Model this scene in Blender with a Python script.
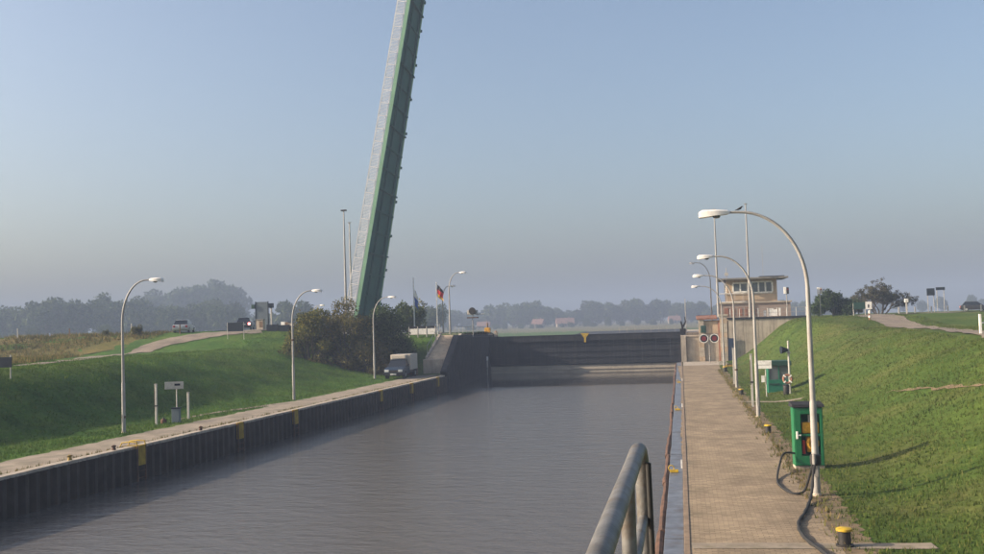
import bpy, bmesh, math, random
import numpy as np
from mathutils import Vector, Matrix, Euler

R = math.radians
scene = bpy.context.scene
COL = scene.collection
for o in list(bpy.data.objects):
    bpy.data.objects.remove(o)

# ------------------------------------------------------------------ camera
EYE = 5.1
cam_d = bpy.data.cameras.new("camera")
cam = bpy.data.objects.new("camera", cam_d)
COL.objects.link(cam)
cam_d.sensor_width = 36.0
cam_d.lens = 36.0 * 1000.0 / 984.0
cam_d.clip_start = 0.1
cam_d.clip_end = 9000
rot = (Matrix.Rotation(math.atan(187 / 1001), 4, 'Z')
       @ Matrix.Rotation(math.pi / 2 + math.atan(0.045), 4, 'X')
       @ Matrix.Rotation(R(-1.8), 4, 'Z'))
cam.matrix_world = Matrix.Translation((0, 0, EYE)) @ rot
scene.camera = cam

# ------------------------------------------------------------------ sky and sun
SUN_EL = 22.5
SUN_AZ = 13.0      # degrees the light swings from +X towards +Y
LIGHT = Vector((math.cos(R(SUN_EL)) * math.cos(R(SUN_AZ)), math.cos(R(SUN_EL)) * math.sin(R(SUN_AZ)), -math.sin(R(SUN_EL))))
world = bpy.data.worlds.new("World")
scene.world = world
world.use_nodes = True
wn = world.node_tree.nodes
wl = world.node_tree.links
wn.clear()
wout = wn.new("ShaderNodeOutputWorld")
wbg = wn.new("ShaderNodeBackground")
sky = wn.new("ShaderNodeTexSky")
sky.sky_type = 'NISHITA'
sky.sun_disc = False
sky.sun_elevation = R(SUN_EL)
# sky azimuth runs clockwise from +Y; the sun stands where the light comes from
sky.sun_rotation = math.atan2(-LIGHT.x, -LIGHT.y)
sky.altitude = 0
sky.air_density = 0.9
sky.dust_density = 4.2
sky.ozone_density = 0.9
wbg.inputs[1].default_value = 0.103
wl.new(sky.outputs[0], wbg.inputs[0])
wl.new(wbg.outputs[0], wout.inputs[0])

sun_d = bpy.data.lights.new("sun", 'SUN')
sun_d.energy = 4.4
sun_d.angle = R(0.6)
sun_d.color = (1.0, 0.84, 0.66)
sun = bpy.data.objects.new("sun", sun_d)
COL.objects.link(sun)
sun.rotation_euler = LIGHT.to_track_quat('-Z', 'Y').to_euler()
sun.location = (-60, -20, 60)

scene.view_settings.view_transform = 'Standard'
scene.view_settings.look = 'None'
scene.view_settings.gamma = 1.0
scene.view_settings.exposure = 1.1
scene.view_settings.use_curve_mapping = False
scene.render.engine = 'CYCLES'
scene.cycles.use_denoising = True
scene.cycles.max_bounces = 6
scene.cycles.volume_bounces = 1
scene.cycles.transparent_max_bounces = 8

# ------------------------------------------------------------------ materials
def ramp(nt, fac, stops):
    n = nt.nodes.new("ShaderNodeValToRGB")
    el = n.color_ramp.elements
    while len(el) < len(stops):
        el.new(0.5)
    for e, (p, c) in zip(el, stops):
        e.position = p
        e.color = (c[0], c[1], c[2], 1)
    nt.links.new(fac, n.inputs[0])
    return n.outputs[0]

def noise(nt, vec, scale, detail=4, rough=0.55):
    n = nt.nodes.new("ShaderNodeTexNoise")
    n.inputs["Scale"].default_value = scale
    n.inputs["Detail"].default_value = detail
    n.inputs["Roughness"].default_value = rough
    if vec is not None:
        nt.links.new(vec, n.inputs["Vector"])
    return n.outputs["Fac"]

def mapping(nt, vec, scale=(1, 1, 1)):
    m = nt.nodes.new("ShaderNodeMapping")
    m.inputs["Scale"].default_value = scale
    nt.links.new(vec, m.inputs["Vector"])
    return m.outputs[0]

def mixc(nt, fac, a, b, mode='MIX'):
    m = nt.nodes.new("ShaderNodeMix")
    m.data_type = 'RGBA'
    m.blend_type = mode
    for inp, val in ((m.inputs[0], fac), (m.inputs[6], a), (m.inputs[7], b)):
        if hasattr(val, "links") or hasattr(val, "is_linked"):
            nt.links.new(val, inp)
        elif isinstance(val, (int, float)):
            inp.default_value = val
        else:
            inp.default_value = (val[0], val[1], val[2], 1)
    return m.outputs[2]

def base_mat(name):
    m = bpy.data.materials.new(name)
    m.use_nodes = True
    nt = m.node_tree
    b = nt.nodes["Principled BSDF"]
    return m, nt, b

def world_pos(nt):
    g = nt.nodes.new("ShaderNodeNewGeometry")
    return g.outputs["Position"]

def bump(nt, b, h, strength, dist=0.02):
    n = nt.nodes.new("ShaderNodeBump")
    n.inputs["Strength"].default_value = strength
    n.inputs["Distance"].default_value = dist
    nt.links.new(h, n.inputs["Height"])
    nt.links.new(n.outputs[0], b.inputs["Normal"])

def surf(name, c, var=0.25, scale=3.0, rough=0.7, metal=0.0, bmp=0.15, stain=None, stain_amt=0.5, stain_scale=1.2, spec=0.4, streak=False):
    """painted / concrete / metal surface: base colour, tonal variation, shaped stains, fine relief"""
    m, nt, b = base_mat(name)
    p = world_pos(nt)
    n1 = noise(nt, p, scale, 5)
    lo = tuple(x * (1 - var) for x in c)
    hi = tuple(min(1, x * (1 + var)) for x in c)
    col = ramp(nt, n1, ((0.3, lo), (0.7, hi)))
    if stain:
        sv = mapping(nt, p, (4, 4, 0.35)) if streak else p
        n2 = noise(nt, sv, stain_scale, 6, 0.65)
        f = ramp(nt, n2, ((0.48, (0, 0, 0)), (0.68, (stain_amt,) * 3)))
        col = mixc(nt, f, col, stain)
    nt.links.new(col, b.inputs["Base Color"])
    b.inputs["Roughness"].default_value = rough
    b.inputs["Metallic"].default_value = metal
    b.inputs["Specular IOR Level"].default_value = spec
    if bmp:
        bump(nt, b, noise(nt, p, scale * 9, 4), bmp, 0.01)
    return m

M = {}
M['lampgrey'] = surf('galvanised_grey', (0.31, 0.30, 0.28), 0.15, 2, 0.5, 0.0, 0.05, (0.16, 0.12, 0.09), 0.5, 3, streak=True)
M['lamphead'] = surf('lamp_head_white', (0.78, 0.75, 0.70), 0.06, 3, 0.5, 0, 0.03, (0.3, 0.28, 0.24), 0.3, 6)
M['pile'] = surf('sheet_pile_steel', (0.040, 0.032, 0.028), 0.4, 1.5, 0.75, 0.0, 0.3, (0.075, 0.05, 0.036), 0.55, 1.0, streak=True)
M['pileb'] = surf('sheet_pile_steel_dark', (0.016, 0.018, 0.025), 0.35, 1.0, 0.85, 0.0, 0.2, (0.05, 0.044, 0.04), 0.5, 0.8, streak=True)
M['gate'] = surf('lock_gate_steel', (0.018, 0.020, 0.027), 0.3, 0.8, 0.75, 0.0, 0.2, (0.055, 0.052, 0.05), 0.6, 0.5, spec=0.2, streak=True)
M['concrete'] = surf('concrete', (0.38, 0.325, 0.26), 0.2, 1.2, 0.9, 0, 0.3, (0.14, 0.12, 0.10), 0.6, 0.9, streak=True)
M['concrete_pale'] = surf('pale_concrete', (0.42, 0.36, 0.28), 0.18, 1.5, 0.9, 0, 0.3, (0.2, 0.16, 0.12), 0.5, 1.1, streak=True)
M['step_sunpale'] = surf('step_paled_for_sun', (0.52, 0.43, 0.33), 0.15, 2, 0.9, 0, 0.2, (0.3, 0.24, 0.17), 0.5, 1.5)  # steps coloured paler to stand in for sun that misses them
M['sill'] = surf('sill_concrete', (0.42, 0.375, 0.30), 0.12, 0.5, 0.9, 0, 0.2, (0.2, 0.18, 0.15), 0.5, 0.7)
M['capsteel'] = surf('cap_steel', (0.16, 0.175, 0.20), 0.3, 2.5, 0.45, 0.3, 0.2, (0.10, 0.065, 0.045), 0.5, 2.0)
M['rust'] = surf('rusty_brown', (0.10, 0.053, 0.034), 0.4, 3, 0.9, 0, 0.5, (0.05, 0.035, 0.03), 0.6, 2)
M['yellow'] = surf('yellow_paint', (0.50, 0.33, 0.02), 0.15, 4, 0.6, 0, 0.1, (0.16, 0.10, 0.03), 0.6, 5)
M['yellow_plate'] = surf('faded_yellow_paint', (0.36, 0.235, 0.02), 0.25, 4, 0.8, 0, 0.1, (0.12, 0.08, 0.03), 0.7, 3, spec=0.2, streak=True)
M['yellow_dirty'] = surf('dirty_yellow_paint', (0.27, 0.18, 0.03), 0.3, 4, 0.7, 0, 0.2, (0.08, 0.055, 0.03), 0.8, 3)
M['black'] = surf('black_paint', (0.018, 0.017, 0.016), 0.3, 5, 0.6, 0, 0.1, (0.06, 0.04, 0.03), 0.4, 4)
M['rubber'] = surf('black_rubber', (0.02, 0.02, 0.02), 0.3, 8, 0.8, 0, 0.2)
M['rail'] = surf('steel_rail', (0.15, 0.147, 0.14), 0.4, 9, 0.5, 0.25, 0.2, (0.10, 0.07, 0.042), 0.85, 7, spec=0.4)
M['white'] = surf('white_paint', (0.80, 0.78, 0.73), 0.08, 3, 0.55, 0, 0.05, (0.32, 0.29, 0.24), 0.45, 4)
M['offwhite'] = surf('weathered_white', (0.46, 0.44, 0.40), 0.2, 4, 0.7, 0, 0.1, (0.2, 0.17, 0.14), 0.6, 4)
M['boxgreen'] = surf('cabinet_green', (0.012, 0.14, 0.055), 0.12, 3, 0.45, 0, 0.05, (0.03, 0.09, 0.04), 0.4, 3)
M['hutgreen'] = surf('hut_green', (0.012, 0.13, 0.075), 0.15, 3, 0.5, 0, 0.05)
M['hutroof'] = surf('hut_dark_green', (0.012, 0.05, 0.035), 0.2, 3, 0.6, 0, 0.1)
M['roofdark'] = surf('dark_roof', (0.03, 0.031, 0.035), 0.2, 3, 0.9, 0, 0.1, spec=0.1)
M['orange'] = surf('orange_yellow_gear', (0.62, 0.31, 0.02), 0.25, 12, 0.6, 0, 0.1)
M['red'] = surf('red_paint', (0.35, 0.025, 0.02), 0.2, 8, 0.5, 0, 0.05)
M['reddark'] = surf('signal_red_lens', (0.16, 0.012, 0.014), 0.1, 8, 0.3, 0, 0)
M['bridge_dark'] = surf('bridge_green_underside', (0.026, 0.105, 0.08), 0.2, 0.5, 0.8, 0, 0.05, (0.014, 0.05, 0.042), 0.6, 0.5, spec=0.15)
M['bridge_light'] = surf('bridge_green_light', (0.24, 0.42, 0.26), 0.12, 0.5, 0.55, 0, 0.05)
M['bridge_rail'] = surf('bridge_rail_grey', (0.66, 0.65, 0.65), 0.12, 1, 0.5, 0, 0.05)
M['asphalt'] = surf('grey_asphalt', (0.16, 0.135, 0.12), 0.2, 2, 0.9, 0, 0.2)
M['brick'] = None
M['blue'] = surf('dark_blue_paint', (0.02, 0.035, 0.075), 0.15, 3, 0.4, 0, 0)
M['boardback'] = surf('sign_back_grey', (0.018, 0.024, 0.034), 0.12, 3, 0.9, 0, 0, spec=0.1)
M['bluegrey'] = surf('blue_grey_panel', (0.15, 0.18, 0.20), 0.06, 1, 0.9, 0, 0, spec=0.1)
M['silver'] = surf('silver_car_paint', (0.42, 0.42, 0.42), 0.04, 2, 0.3, 0.4, 0, spec=0.6)
M['darkcar'] = surf('dark_car_paint', (0.03, 0.028, 0.03), 0.04, 2, 0.3, 0.2, 0, spec=0.6)
M['bluecar'] = surf('blue_cab_paint', (0.018, 0.035, 0.065), 0.06, 2, 0.32, 0.1, 0, spec=0.6)
M['tarp'] = surf('cream_tarpaulin', (0.50, 0.44, 0.36), 0.1, 2, 0.8, 0, 0.2, (0.3, 0.26, 0.2), 0.5, 2)
M['glassdark'] = surf('car_window', (0.012, 0.014, 0.017), 0.05, 1, 0.08, 0, 0, spec=0.8)
M['pane'] = surf('window_pane', (0.10, 0.12, 0.13), 0.15, 0.8, 0.08, 0, 0, spec=0.8)
M['headlight'] = surf('headlight_glass', (0.7, 0.7, 0.68), 0.05, 2, 0.2, 0.1, 0, spec=0.8)
M['wood'] = surf('brown_wood', (0.16, 0.10, 0.055), 0.3, 4, 0.85, 0, 0.2)
M['render'] = surf('cream_wall_render', (0.46, 0.345, 0.235), 0.12, 1.5, 0.9, 0, 0.15, (0.2, 0.145, 0.10), 0.5, 1.0, streak=True)
M['terra'] = surf('terracotta', (0.25, 0.12, 0.08), 0.25, 2, 0.85, 0, 0.2)
M['farwall'] = surf('far_house_wall', (0.26, 0.22, 0.18), 0.1, 1, 0.9, 0, 0)
M['farroof'] = surf('far_house_roof', (0.20, 0.11, 0.085), 0.15, 1, 0.9, 0, 0)
M['roofslab'] = surf('roof_slab', (0.20, 0.185, 0.165), 0.2, 1.2, 0.85, 0, 0.1)
M['bark'] = surf('bark', (0.075, 0.058, 0.042), 0.3, 5, 0.9, 0, 0.4)
M['flagred'] = surf('flag_red', (0.55, 0.03, 0.03), 0.1, 3, 0.8, 0, 0)
M['flagblack'] = surf('flag_black', (0.03, 0.02, 0.02), 0.1, 3, 0.8, 0, 0)
M['flaggold'] = surf('flag_gold', (0.6, 0.36, 0.03), 0.1, 3, 0.8, 0, 0)
M['flagblue'] = surf('flag_blue', (0.04, 0.10, 0.35), 0.1, 3, 0.8, 0, 0)
M['sand'] = surf('quay_gravel', (0.25, 0.205, 0.155), 0.3, 0.8, 0.95, 0, 0.45, (0.13, 0.115, 0.07), 0.7, 0.9)
M['track'] = surf('dirt_track', (0.19, 0.152, 0.118), 0.25, 0.7, 0.95, 0, 0.3, (0.12, 0.12, 0.06), 0.4, 0.5)
M['dirtverge'] = surf('dirt_verge', (0.15, 0.105, 0.06), 0.35, 1.2, 0.95, 0, 0.6, (0.075, 0.085, 0.022), 0.8, 1.5)
M['kerb'] = surf('brown_kerb', (0.20, 0.145, 0.10), 0.25, 3, 0.95, 0, 0.3, (0.10, 0.08, 0.05), 0.5, 2)
M['slab'] = surf('cast_slab', (0.235, 0.195, 0.148), 0.2, 3, 0.95, 0, 0.3, (0.13, 0.115, 0.06), 0.7, 2.5)

def make_brick():
    m, nt, b = base_mat('red_brick')
    p = world_pos(nt)
    t = nt.nodes.new("ShaderNodeTexBrick")
    t.inputs["Scale"].default_value = 3.0
    t.inputs["Color1"].default_value = (0.26, 0.115, 0.075, 1)
    t.inputs["Color2"].default_value = (0.20, 0.095, 0.07, 1)
    t.inputs["Mortar"].default_value = (0.28, 0.22, 0.18, 1)
    nt.links.new(mapping(nt, p, (1, 1, 1)), t.inputs["Vector"])
    nt.links.new(t.outputs[0], b.inputs["Base Color"])
    b.inputs["Roughness"].default_value = 0.9
    return m
M['brick'] = make_brick()

def make_pavers():
    """towpath of small brown pavers: courses run across the path"""
    m, nt, b = base_mat('brown_pavers')
    p = world_pos(nt)
    t = nt.nodes.new("ShaderNodeTexBrick")
    t.inputs["Scale"].default_value = 1.0
    t.inputs["Brick Width"].default_value = 0.24
    t.inputs["Row Height"].default_value = 0.12
    t.inputs["Mortar Size"].default_value = 0.010
    t.inputs["Mortar Smooth"].default_value = 0.3
    t.inputs["Color1"].default_value = (0.325, 0.25, 0.165, 1)
    t.inputs["Color2"].default_value = (0.225, 0.172, 0.115, 1)
    t.inputs["Mortar"].default_value = (0.165, 0.13, 0.085, 1)
    nt.links.new(p, t.inputs["Vector"])
    n1 = noise(nt, p, 0.55, 6, 0.6)
    f1 = ramp(nt, n1, ((0.35, (0.72,) * 3), (0.68, (1.2,) * 3)))
    col = mixc(nt, 1.0, t.outputs[0], f1, 'MULTIPLY')
    n2 = noise(nt, mapping(nt, p, (1.2, 0.25, 1)), 1.6, 6, 0.7)
    f2 = ramp(nt, n2, ((0.5, (0, 0, 0)), (0.72, (0.55,) * 3)))
    col = mixc(nt, f2, col, (0.17, 0.125, 0.085))
    n3 = noise(nt, p, 9.0, 3)
    f3 = ramp(nt, n3, ((0.6, (0, 0, 0)), (0.8, (0.5,) * 3)))
    col = mixc(nt, f3, col, (0.38, 0.31, 0.23))
    nt.links.new(col, b.inputs["Base Color"])
    b.inputs["Roughness"].default_value = 0.92
    b.inputs["Specular IOR Level"].default_value = 0.25
    mx = nt.nodes.new("ShaderNodeMath")
    mx.operation = 'ADD'
    nt.links.new(t.outputs["Fac"], mx.inputs[0])
    nt.links.new(noise(nt, p, 14, 4), mx.inputs[1])
    bump(nt, b, mx.outputs[0], 0.5, -0.012)
    return m
M['pavers'] = make_pavers()

def make_grass(name, c0, c1, dry, dry_amt, dirt=(0.16, 0.115, 0.06)):
    m, nt, b = base_mat(name)
    p = world_pos(nt)
    col = ramp(nt, noise(nt, p, 0.35, 7, 0.65), ((0.3, c0), (0.7, c1)))
    f = ramp(nt, noise(nt, p, 0.16, 6, 0.7), ((0.45, (0, 0, 0)), (0.72, (dry_amt,) * 3)))
    col = mixc(nt, f, col, dry)
    f2 = ramp(nt, noise(nt, p, 3.0, 6, 0.75), ((0.35, (0.72,) * 3), (0.65, (1.2,) * 3)))
    col = mixc(nt, 1.0, col, f2, 'MULTIPLY')
    f3 = ramp(nt, noise(nt, p, 1.1, 6, 0.7), ((0.62, (0, 0, 0)), (0.8, (0.5,) * 3)))
    col = mixc(nt, f3, col, dirt)
    nt.links.new(col, b.inputs["Base Color"])
    b.inputs["Roughness"].default_value = 0.95
    b.inputs["Specular IOR Level"].default_value = 0.1
    bump(nt, b, noise(nt, p, 7.0, 6, 0.75), 0.8, 0.08)
    return m
M['grassL'] = make_grass('bank_grass_left', (0.034, 0.080, 0.012), (0.064, 0.136, 0.018), (0.120, 0.150, 0.026), 0.8)
M['grassR'] = make_grass('bank_grass_right', (0.044, 0.080, 0.014), (0.078, 0.116, 0.021), (0.145, 0.122, 0.045), 0.75)
M['dryfield'] = make_grass('dry_field', (0.085, 0.085, 0.022), (0.16, 0.13, 0.04), (0.21, 0.16, 0.06), 0.6)
M['meadow'] = make_grass('floodplain_meadow', (0.10, 0.105, 0.05), (0.16, 0.145, 0.075), (0.2, 0.17, 0.10), 0.6)

def make_leaf(name, a, bcol, c, hue_noise=0.6, trans=0.25):
    m, nt, b = base_mat(name)
    g = nt.nodes.new("ShaderNodeNewGeometry")
    col = ramp(nt, g.outputs["Random Per Island"], ((0.0, a), (0.55, bcol), (1.0, c)))
    n = ramp(nt, noise(nt, g.outputs["Position"], hue_noise, 4), ((0.35, (0.65,) * 3), (0.65, (1.25,) * 3)))
    col = mixc(nt, 1.0, col, n, 'MULTIPLY')
    nt.links.new(col, b.inputs["Base Color"])
    b.inputs["Roughness"].default_value = 0.85
    b.inputs["Specular IOR Level"].default_value = 0.15
    tr = nt.nodes.new("ShaderNodeBsdfTranslucent")
    nt.links.new(col, tr.inputs[0])
    mx = nt.nodes.new("ShaderNodeMixShader")
    mx.inputs[0].default_value = trans
    nt.links.new(b.outputs[0], mx.inputs[1])
    nt.links.new(tr.outputs[0], mx.inputs[2])
    nt.links.new(mx.outputs[0], nt.nodes["Material Output"].inputs[0])
    return m
M['blade_r'] = make_leaf('grass_blades_right', (0.042, 0.076, 0.012), (0.076, 0.112, 0.02), (0.145, 0.145, 0.045), 0.4)
M['blade_l'] = make_leaf('grass_blades_left', (0.038, 0.084, 0.011), (0.070, 0.142, 0.018), (0.13, 0.165, 0.032), 0.35)
M['weed'] = make_leaf('dry_weeds', (0.07, 0.09, 0.022), (0.14, 0.125, 0.035), (0.25, 0.175, 0.07), 0.12)
M['leaf_brown'] = make_leaf('autumn_bush_leaves', (0.05, 0.052, 0.018), (0.11, 0.100, 0.03), (0.17, 0.135, 0.042))
M['leaf_olive'] = make_leaf('olive_bush_leaves', (0.045, 0.055, 0.014), (0.105, 0.11, 0.026), (0.18, 0.155, 0.035))
M['leaf_dark'] = make_leaf('dark_green_leaves', (0.016, 0.033, 0.013), (0.038, 0.064, 0.022), (0.075, 0.105, 0.035))
M['leaf_mid'] = make_leaf('mid_green_leaves', (0.03, 0.05, 0.02), (0.055, 0.08, 0.03), (0.09, 0.11, 0.04), 0.1)
M['leaf_grey'] = make_leaf('thin_grey_leaves', (0.05, 0.05, 0.035), (0.08, 0.08, 0.05), (0.11, 0.10, 0.06), 0.4)

def make_water(name, ripple_end):
    m, nt, b = base_mat(name)
    b.inputs["Base Color"].default_value = (0.100, 0.089, 0.078, 1)
    b.inputs["Roughness"].default_value = 0.06
    b.inputs["IOR"].default_value = 1.333
    p = world_pos(nt)
    n1 = noise(nt, mapping(nt, p, (0.8, 1.6, 1)), 1.1, 5, 0.6)
    n2 = noise(nt, mapping(nt, p, (1.0, 1.9, 1)), 3.6, 4, 0.6)
    a = nt.nodes.new("ShaderNodeMath"); a.operation = 'MULTIPLY'; a.inputs[1].default_value = 0.30
    nt.links.new(n2, a.inputs[0])
    s = nt.nodes.new("ShaderNodeMath"); s.operation = 'ADD'
    nt.links.new(n1, s.inputs[0]); nt.links.new(a.outputs[0], s.inputs[1])
    n3 = noise(nt, mapping(nt, p, (1.0, 1.5, 1)), 9.0, 3, 0.6)
    a3 = nt.nodes.new("ShaderNodeMath"); a3.operation = 'MULTIPLY_ADD'; a3.inputs[1].default_value = 0.13
    nt.links.new(n3, a3.inputs[0]); nt.links.new(s.outputs[0], a3.inputs[2])
    bp = nt.nodes.new("ShaderNodeBump")
    bp.inputs["Distance"].default_value = 0.12
    nt.links.new(a3.outputs[0], bp.inputs["Height"])
    # ripples die out in the lee of the gate: a calm strip under the bridge
    sep = nt.nodes.new("ShaderNodeSeparateXYZ")
    nt.links.new(p, sep.inputs[0])
    wob = nt.nodes.new("ShaderNodeMath"); wob.operation = 'MULTIPLY_ADD'
    wob.inputs[1].default_value = 5.0
    nt.links.new(noise(nt, p, 0.12, 3), wob.inputs[0])
    nt.links.new(sep.outputs[1], wob.inputs[2])
    mr = nt.nodes.new("ShaderNodeMapRange")
    mr.inputs[1].default_value = ripple_end
    mr.inputs[2].default_value = ripple_end + 3.5
    mr.inputs[3].default_value = 0.68
    mr.inputs[4].default_value = 0.035
    nt.links.new(wob.outputs[0], mr.inputs[0])
    nt.links.new(mr.outputs[0], bp.inputs["Strength"])
    nt.links.new(bp.outputs[0], b.inputs["Normal"])
    return m
M['water'] = make_water('canal_water', 100.0)

# ------------------------------------------------------------------ mesh helpers
class MB:
    def __init__(self):
        self.v = []
        self.f = []
    def add(self, vs, fs):
        n = len(self.v)
        self.v += [tuple(p) for p in vs]
        self.f += [tuple(i + n for i in q) for q in fs]
        return self
    def box(self, c, s, rz=0.0, rot=None):
        hx, hy, hz = s[0] / 2, s[1] / 2, s[2] / 2
        vs = [Vector((x, y, z)) for x in (-hx, hx) for y in (-hy, hy) for z in (-hz, hz)]
        m = rot if rot is not None else Matrix.Rotation(rz, 3, 'Z')
        vs = [m @ p + Vector(c) for p in vs]
        return self.add(vs, [(0, 1, 3, 2), (4, 6, 7, 5), (0, 4, 5, 1), (2, 3, 7, 6), (0, 2, 6, 4), (1, 5, 7, 3)])
    def b2(self, x0, x1, y0, y1, z0, z1):
        return self.box(((x0 + x1) / 2, (y0 + y1) / 2, (z0 + z1) / 2), (abs(x1 - x0), abs(y1 - y0), abs(z1 - z0)))
    def tube(self, pts, rad, n=8, cap=True):
        pts = [Vector(p) for p in pts]
        if isinstance(rad, (int, float)):
            rad = [rad] * len(pts)
        vs, fs = [], []
        up = None
        for i, p in enumerate(pts):
            if i == 0: t = pts[1] - p
            elif i == len(pts) - 1: t = p - pts[i - 1]
            else: t = (pts[i + 1] - p).normalized() + (p - pts[i - 1]).normalized()
            t.normalize()
            if up is None:
                a = Vector((0, 0, 1)) if abs(t.z) < 0.9 else Vector((1, 0, 0))
                s = t.cross(a).normalized()
            else:
                s = (up - t * up.dot(t)).normalized()
            up = s
            q = t.cross(s)
            for k in range(n):
                an = 2 * math.pi * k / n
                vs.append(p + (s * math.cos(an) + q * math.sin(an)) * rad[i])
        for i in range(len(pts) - 1):
            for k in range(n):
                a, b_ = i * n + k, i * n + (k + 1) % n
                fs.append((a, b_, b_ + n, a + n))
        if cap:
            fs.append(tuple(reversed(range(n))))
            fs.append(tuple(range((len(pts) - 1) * n, len(pts) * n)))
        return self.add(vs, fs)
    def prism(self, poly, a0, a1, axis='x'):
        """poly: 2D outline, extruded along axis from a0 to a1"""
        n = len(poly)
        def P(u, w, a):
            return {'x': (a, u, w), 'y': (u, a, w), 'z': (u, w, a)}[axis]
        vs = [P(u, w, a0) for u, w in poly] + [P(u, w, a1) for u, w in poly]
        fs = [tuple(range(n)), tuple(reversed(range(n, 2 * n)))]
        fs += [(i, i + n, (i + 1) % n + n, (i + 1) % n) for i in range(n)]
        return self.add(vs, fs)
    def lathe(self, prof, c=(0, 0, 0), n=16):
        vs = []
        for r, z in prof:
            for k in range(n):
                an = 2 * math.pi * k / n
                vs.append((c[0] + r * math.cos(an), c[1] + r * math.sin(an), c[2] + z))
        fs = []
        for i in range(len(prof) - 1):
            for k in range(n):
                a, b_ = i * n + k, i * n + (k + 1) % n
                fs.append((a, b_, b_ + n, a + n))
        fs.append(tuple(reversed(range(n))))
        fs.append(tuple(range((len(prof) - 1) * n, len(prof) * n)))
        return self.add(vs, fs)
    def mesh(self, name, mat, smooth=False, bevel=0.0):
        me = bpy.data.meshes.new(name)
        me.from_pydata([tuple(p) for p in self.v], [], self.f)
        bm = bmesh.new()
        bm.from_mesh(me)
        bmesh.ops.recalc_face_normals(bm, faces=bm.faces)
        if bevel:
            ed = [e for e in bm.edges if len(e.link_faces) == 2 and e.calc_face_angle(0) > 0.6]
            bmesh.ops.bevel(bm, geom=ed, offset=bevel, segments=2, affect='EDGES', profile=0.6, clamp_overlap=True)
        bm.to_mesh(me)
        bm.free()
        if mat: me.materials.append(mat)
        if smooth:
            me.polygons.foreach_set("use_smooth", [True] * len(me.polygons))
            try:
                me.set_sharp_from_angle(angle=R(40))
            except Exception:
                pass
        me.update()
        return me
    def build(self, name, mat, parent=None, smooth=False, bevel=0.0, loc=None):
        return link(name, self.mesh(name, mat, smooth, bevel), parent, loc)

def link(name, me, parent=None, loc=None, rz=0.0):
    o = bpy.data.objects.new(name, me)
    COL.objects.link(o)
    if parent is not None:
        o.parent = parent
    if loc is not None:
        o.location = loc
    if rz:
        o.rotation_euler = (0, 0, rz)
    return o

def tag(o, label=None, cat=None, group=None, kind=None):
    if label: o["label"] = label
    if cat: o["category"] = cat
    if group: o["group"] = group
    if kind: o["kind"] = kind
    return o

def thing(name, label, cat, loc=(0, 0, 0), rz=0.0, group=None):
    o = bpy.data.objects.new(name, None)
    COL.objects.link(o)
    o.location = loc
    o.rotation_euler = (0, 0, rz)
    o.empty_display_size = 0.3
    return tag(o, label, cat, group)

def copy_tree(o, parent=None):
    c = o.copy()
    COL.objects.link(c)
    c.parent = parent
    for ch in [k for k in bpy.data.objects if k.parent == o]:
        copy_tree(ch, c)
    return c

def np_mesh(name, verts, faces_per, mat):
    """verts: (N*k,3) array of N separate k-gons"""
    n = len(verts)
    nf = n // faces_per
    me = bpy.data.meshes.new(name)
    me.vertices.add(n)
    me.vertices.foreach_set("co", verts.astype(np.float32).ravel())
    me.loops.add(n)
    me.loops.foreach_set("vertex_index", np.arange(n, dtype=np.int32))
    me.polygons.add(nf)
    me.polygons.foreach_set("loop_start", np.arange(0, n, faces_per, dtype=np.int32))
    me.polygons.foreach_set("loop_total", np.full(nf, faces_per, dtype=np.int32))
    me.materials.append(mat)
    me.update(calc_edges=True)
    me.validate()
    return me

# ------------------------------------------------------------------ terrain
def S(t):
    t = max(0.0, min(1.0, t))
    return t * t * (3 - 2 * t)
def lerp(a, b_, t):
    return a + (b_ - a) * t
def xq(y):
    """canal edge of the left quay"""
    return -25.3 + 0.0263 * y if y <= 95 else -22.80 - 0.045 * (y - 95)
def zL(x, y):
    u = xq(y) - x
    w = lerp(8.8, 16.5, S((y - 52) / 36))
    b_ = 3.15 * S((u - lerp(6.2, 4.4, S((y - 52) / 36))) / w) - min(1.2, max(0, (u - 24) * 0.02)) * S((u - 20) / 10)
    k = S((u - 7) / 14)
    e = lerp(3.95, 5.0, S((u - 8) / 18)) * S((y - lerp(97, 84, k)) / lerp(9, 22, k))
    z = 0.5 * (b_ + e + math.sqrt((b_ - e) ** 2 + 0.02))
    if b_ < 0.01 and e < 0.01:
        z = 0
    return lerp(0.4, z, 1 - S((y - 122) / 40))
def zR(x, y):
    q = 3.57 + 0.95 * S((y - 85) / 20)
    z = q * S((x - 4.8) / lerp(11.5, 8, S((y - 80) / 25)))
    return lerp(0.4, z, 1 - S((y - 175) / 60))

rng = random.Random(7)
nrng = np.random.default_rng(11)

def wob(x, y):
    return (0.035 * math.sin(x * 1.3 + 1.7 * math.sin(y * 0.31)) + 0.03 * math.sin(y * 0.9 + x * 0.37)
            + 0.02 * math.sin(x * 2.9 - y * 1.7))

def grid(name, us, ys, pos, mat):
    vs, fs = [], []
    nu = len(us)
    for y in ys:
        for u in us:
            vs.append(pos(u, y))
    for j in range(len(ys) - 1):
        for i in range(nu - 1):
            a = j * nu + i
            fs.append((a, a + 1, a + nu + 1, a + nu))
    me = bpy.data.meshes.new(name)
    me.from_pydata(vs, [], fs)
    bm = bmesh.new(); bm.from_mesh(me)
    bmesh.ops.recalc_face_normals(bm, faces=bm.faces)
    if sum(f.normal.z for f in bm.faces) < 0:
        bmesh.ops.reverse_faces(bm, faces=bm.faces)
    bm.to_mesh(me); bm.free()
    me.polygons.foreach_set("use_smooth", [True] * len(me.polygons))
    me.materials.append(mat)
    o = link(name, me)
    tag(o, kind='structure')
    return o

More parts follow.
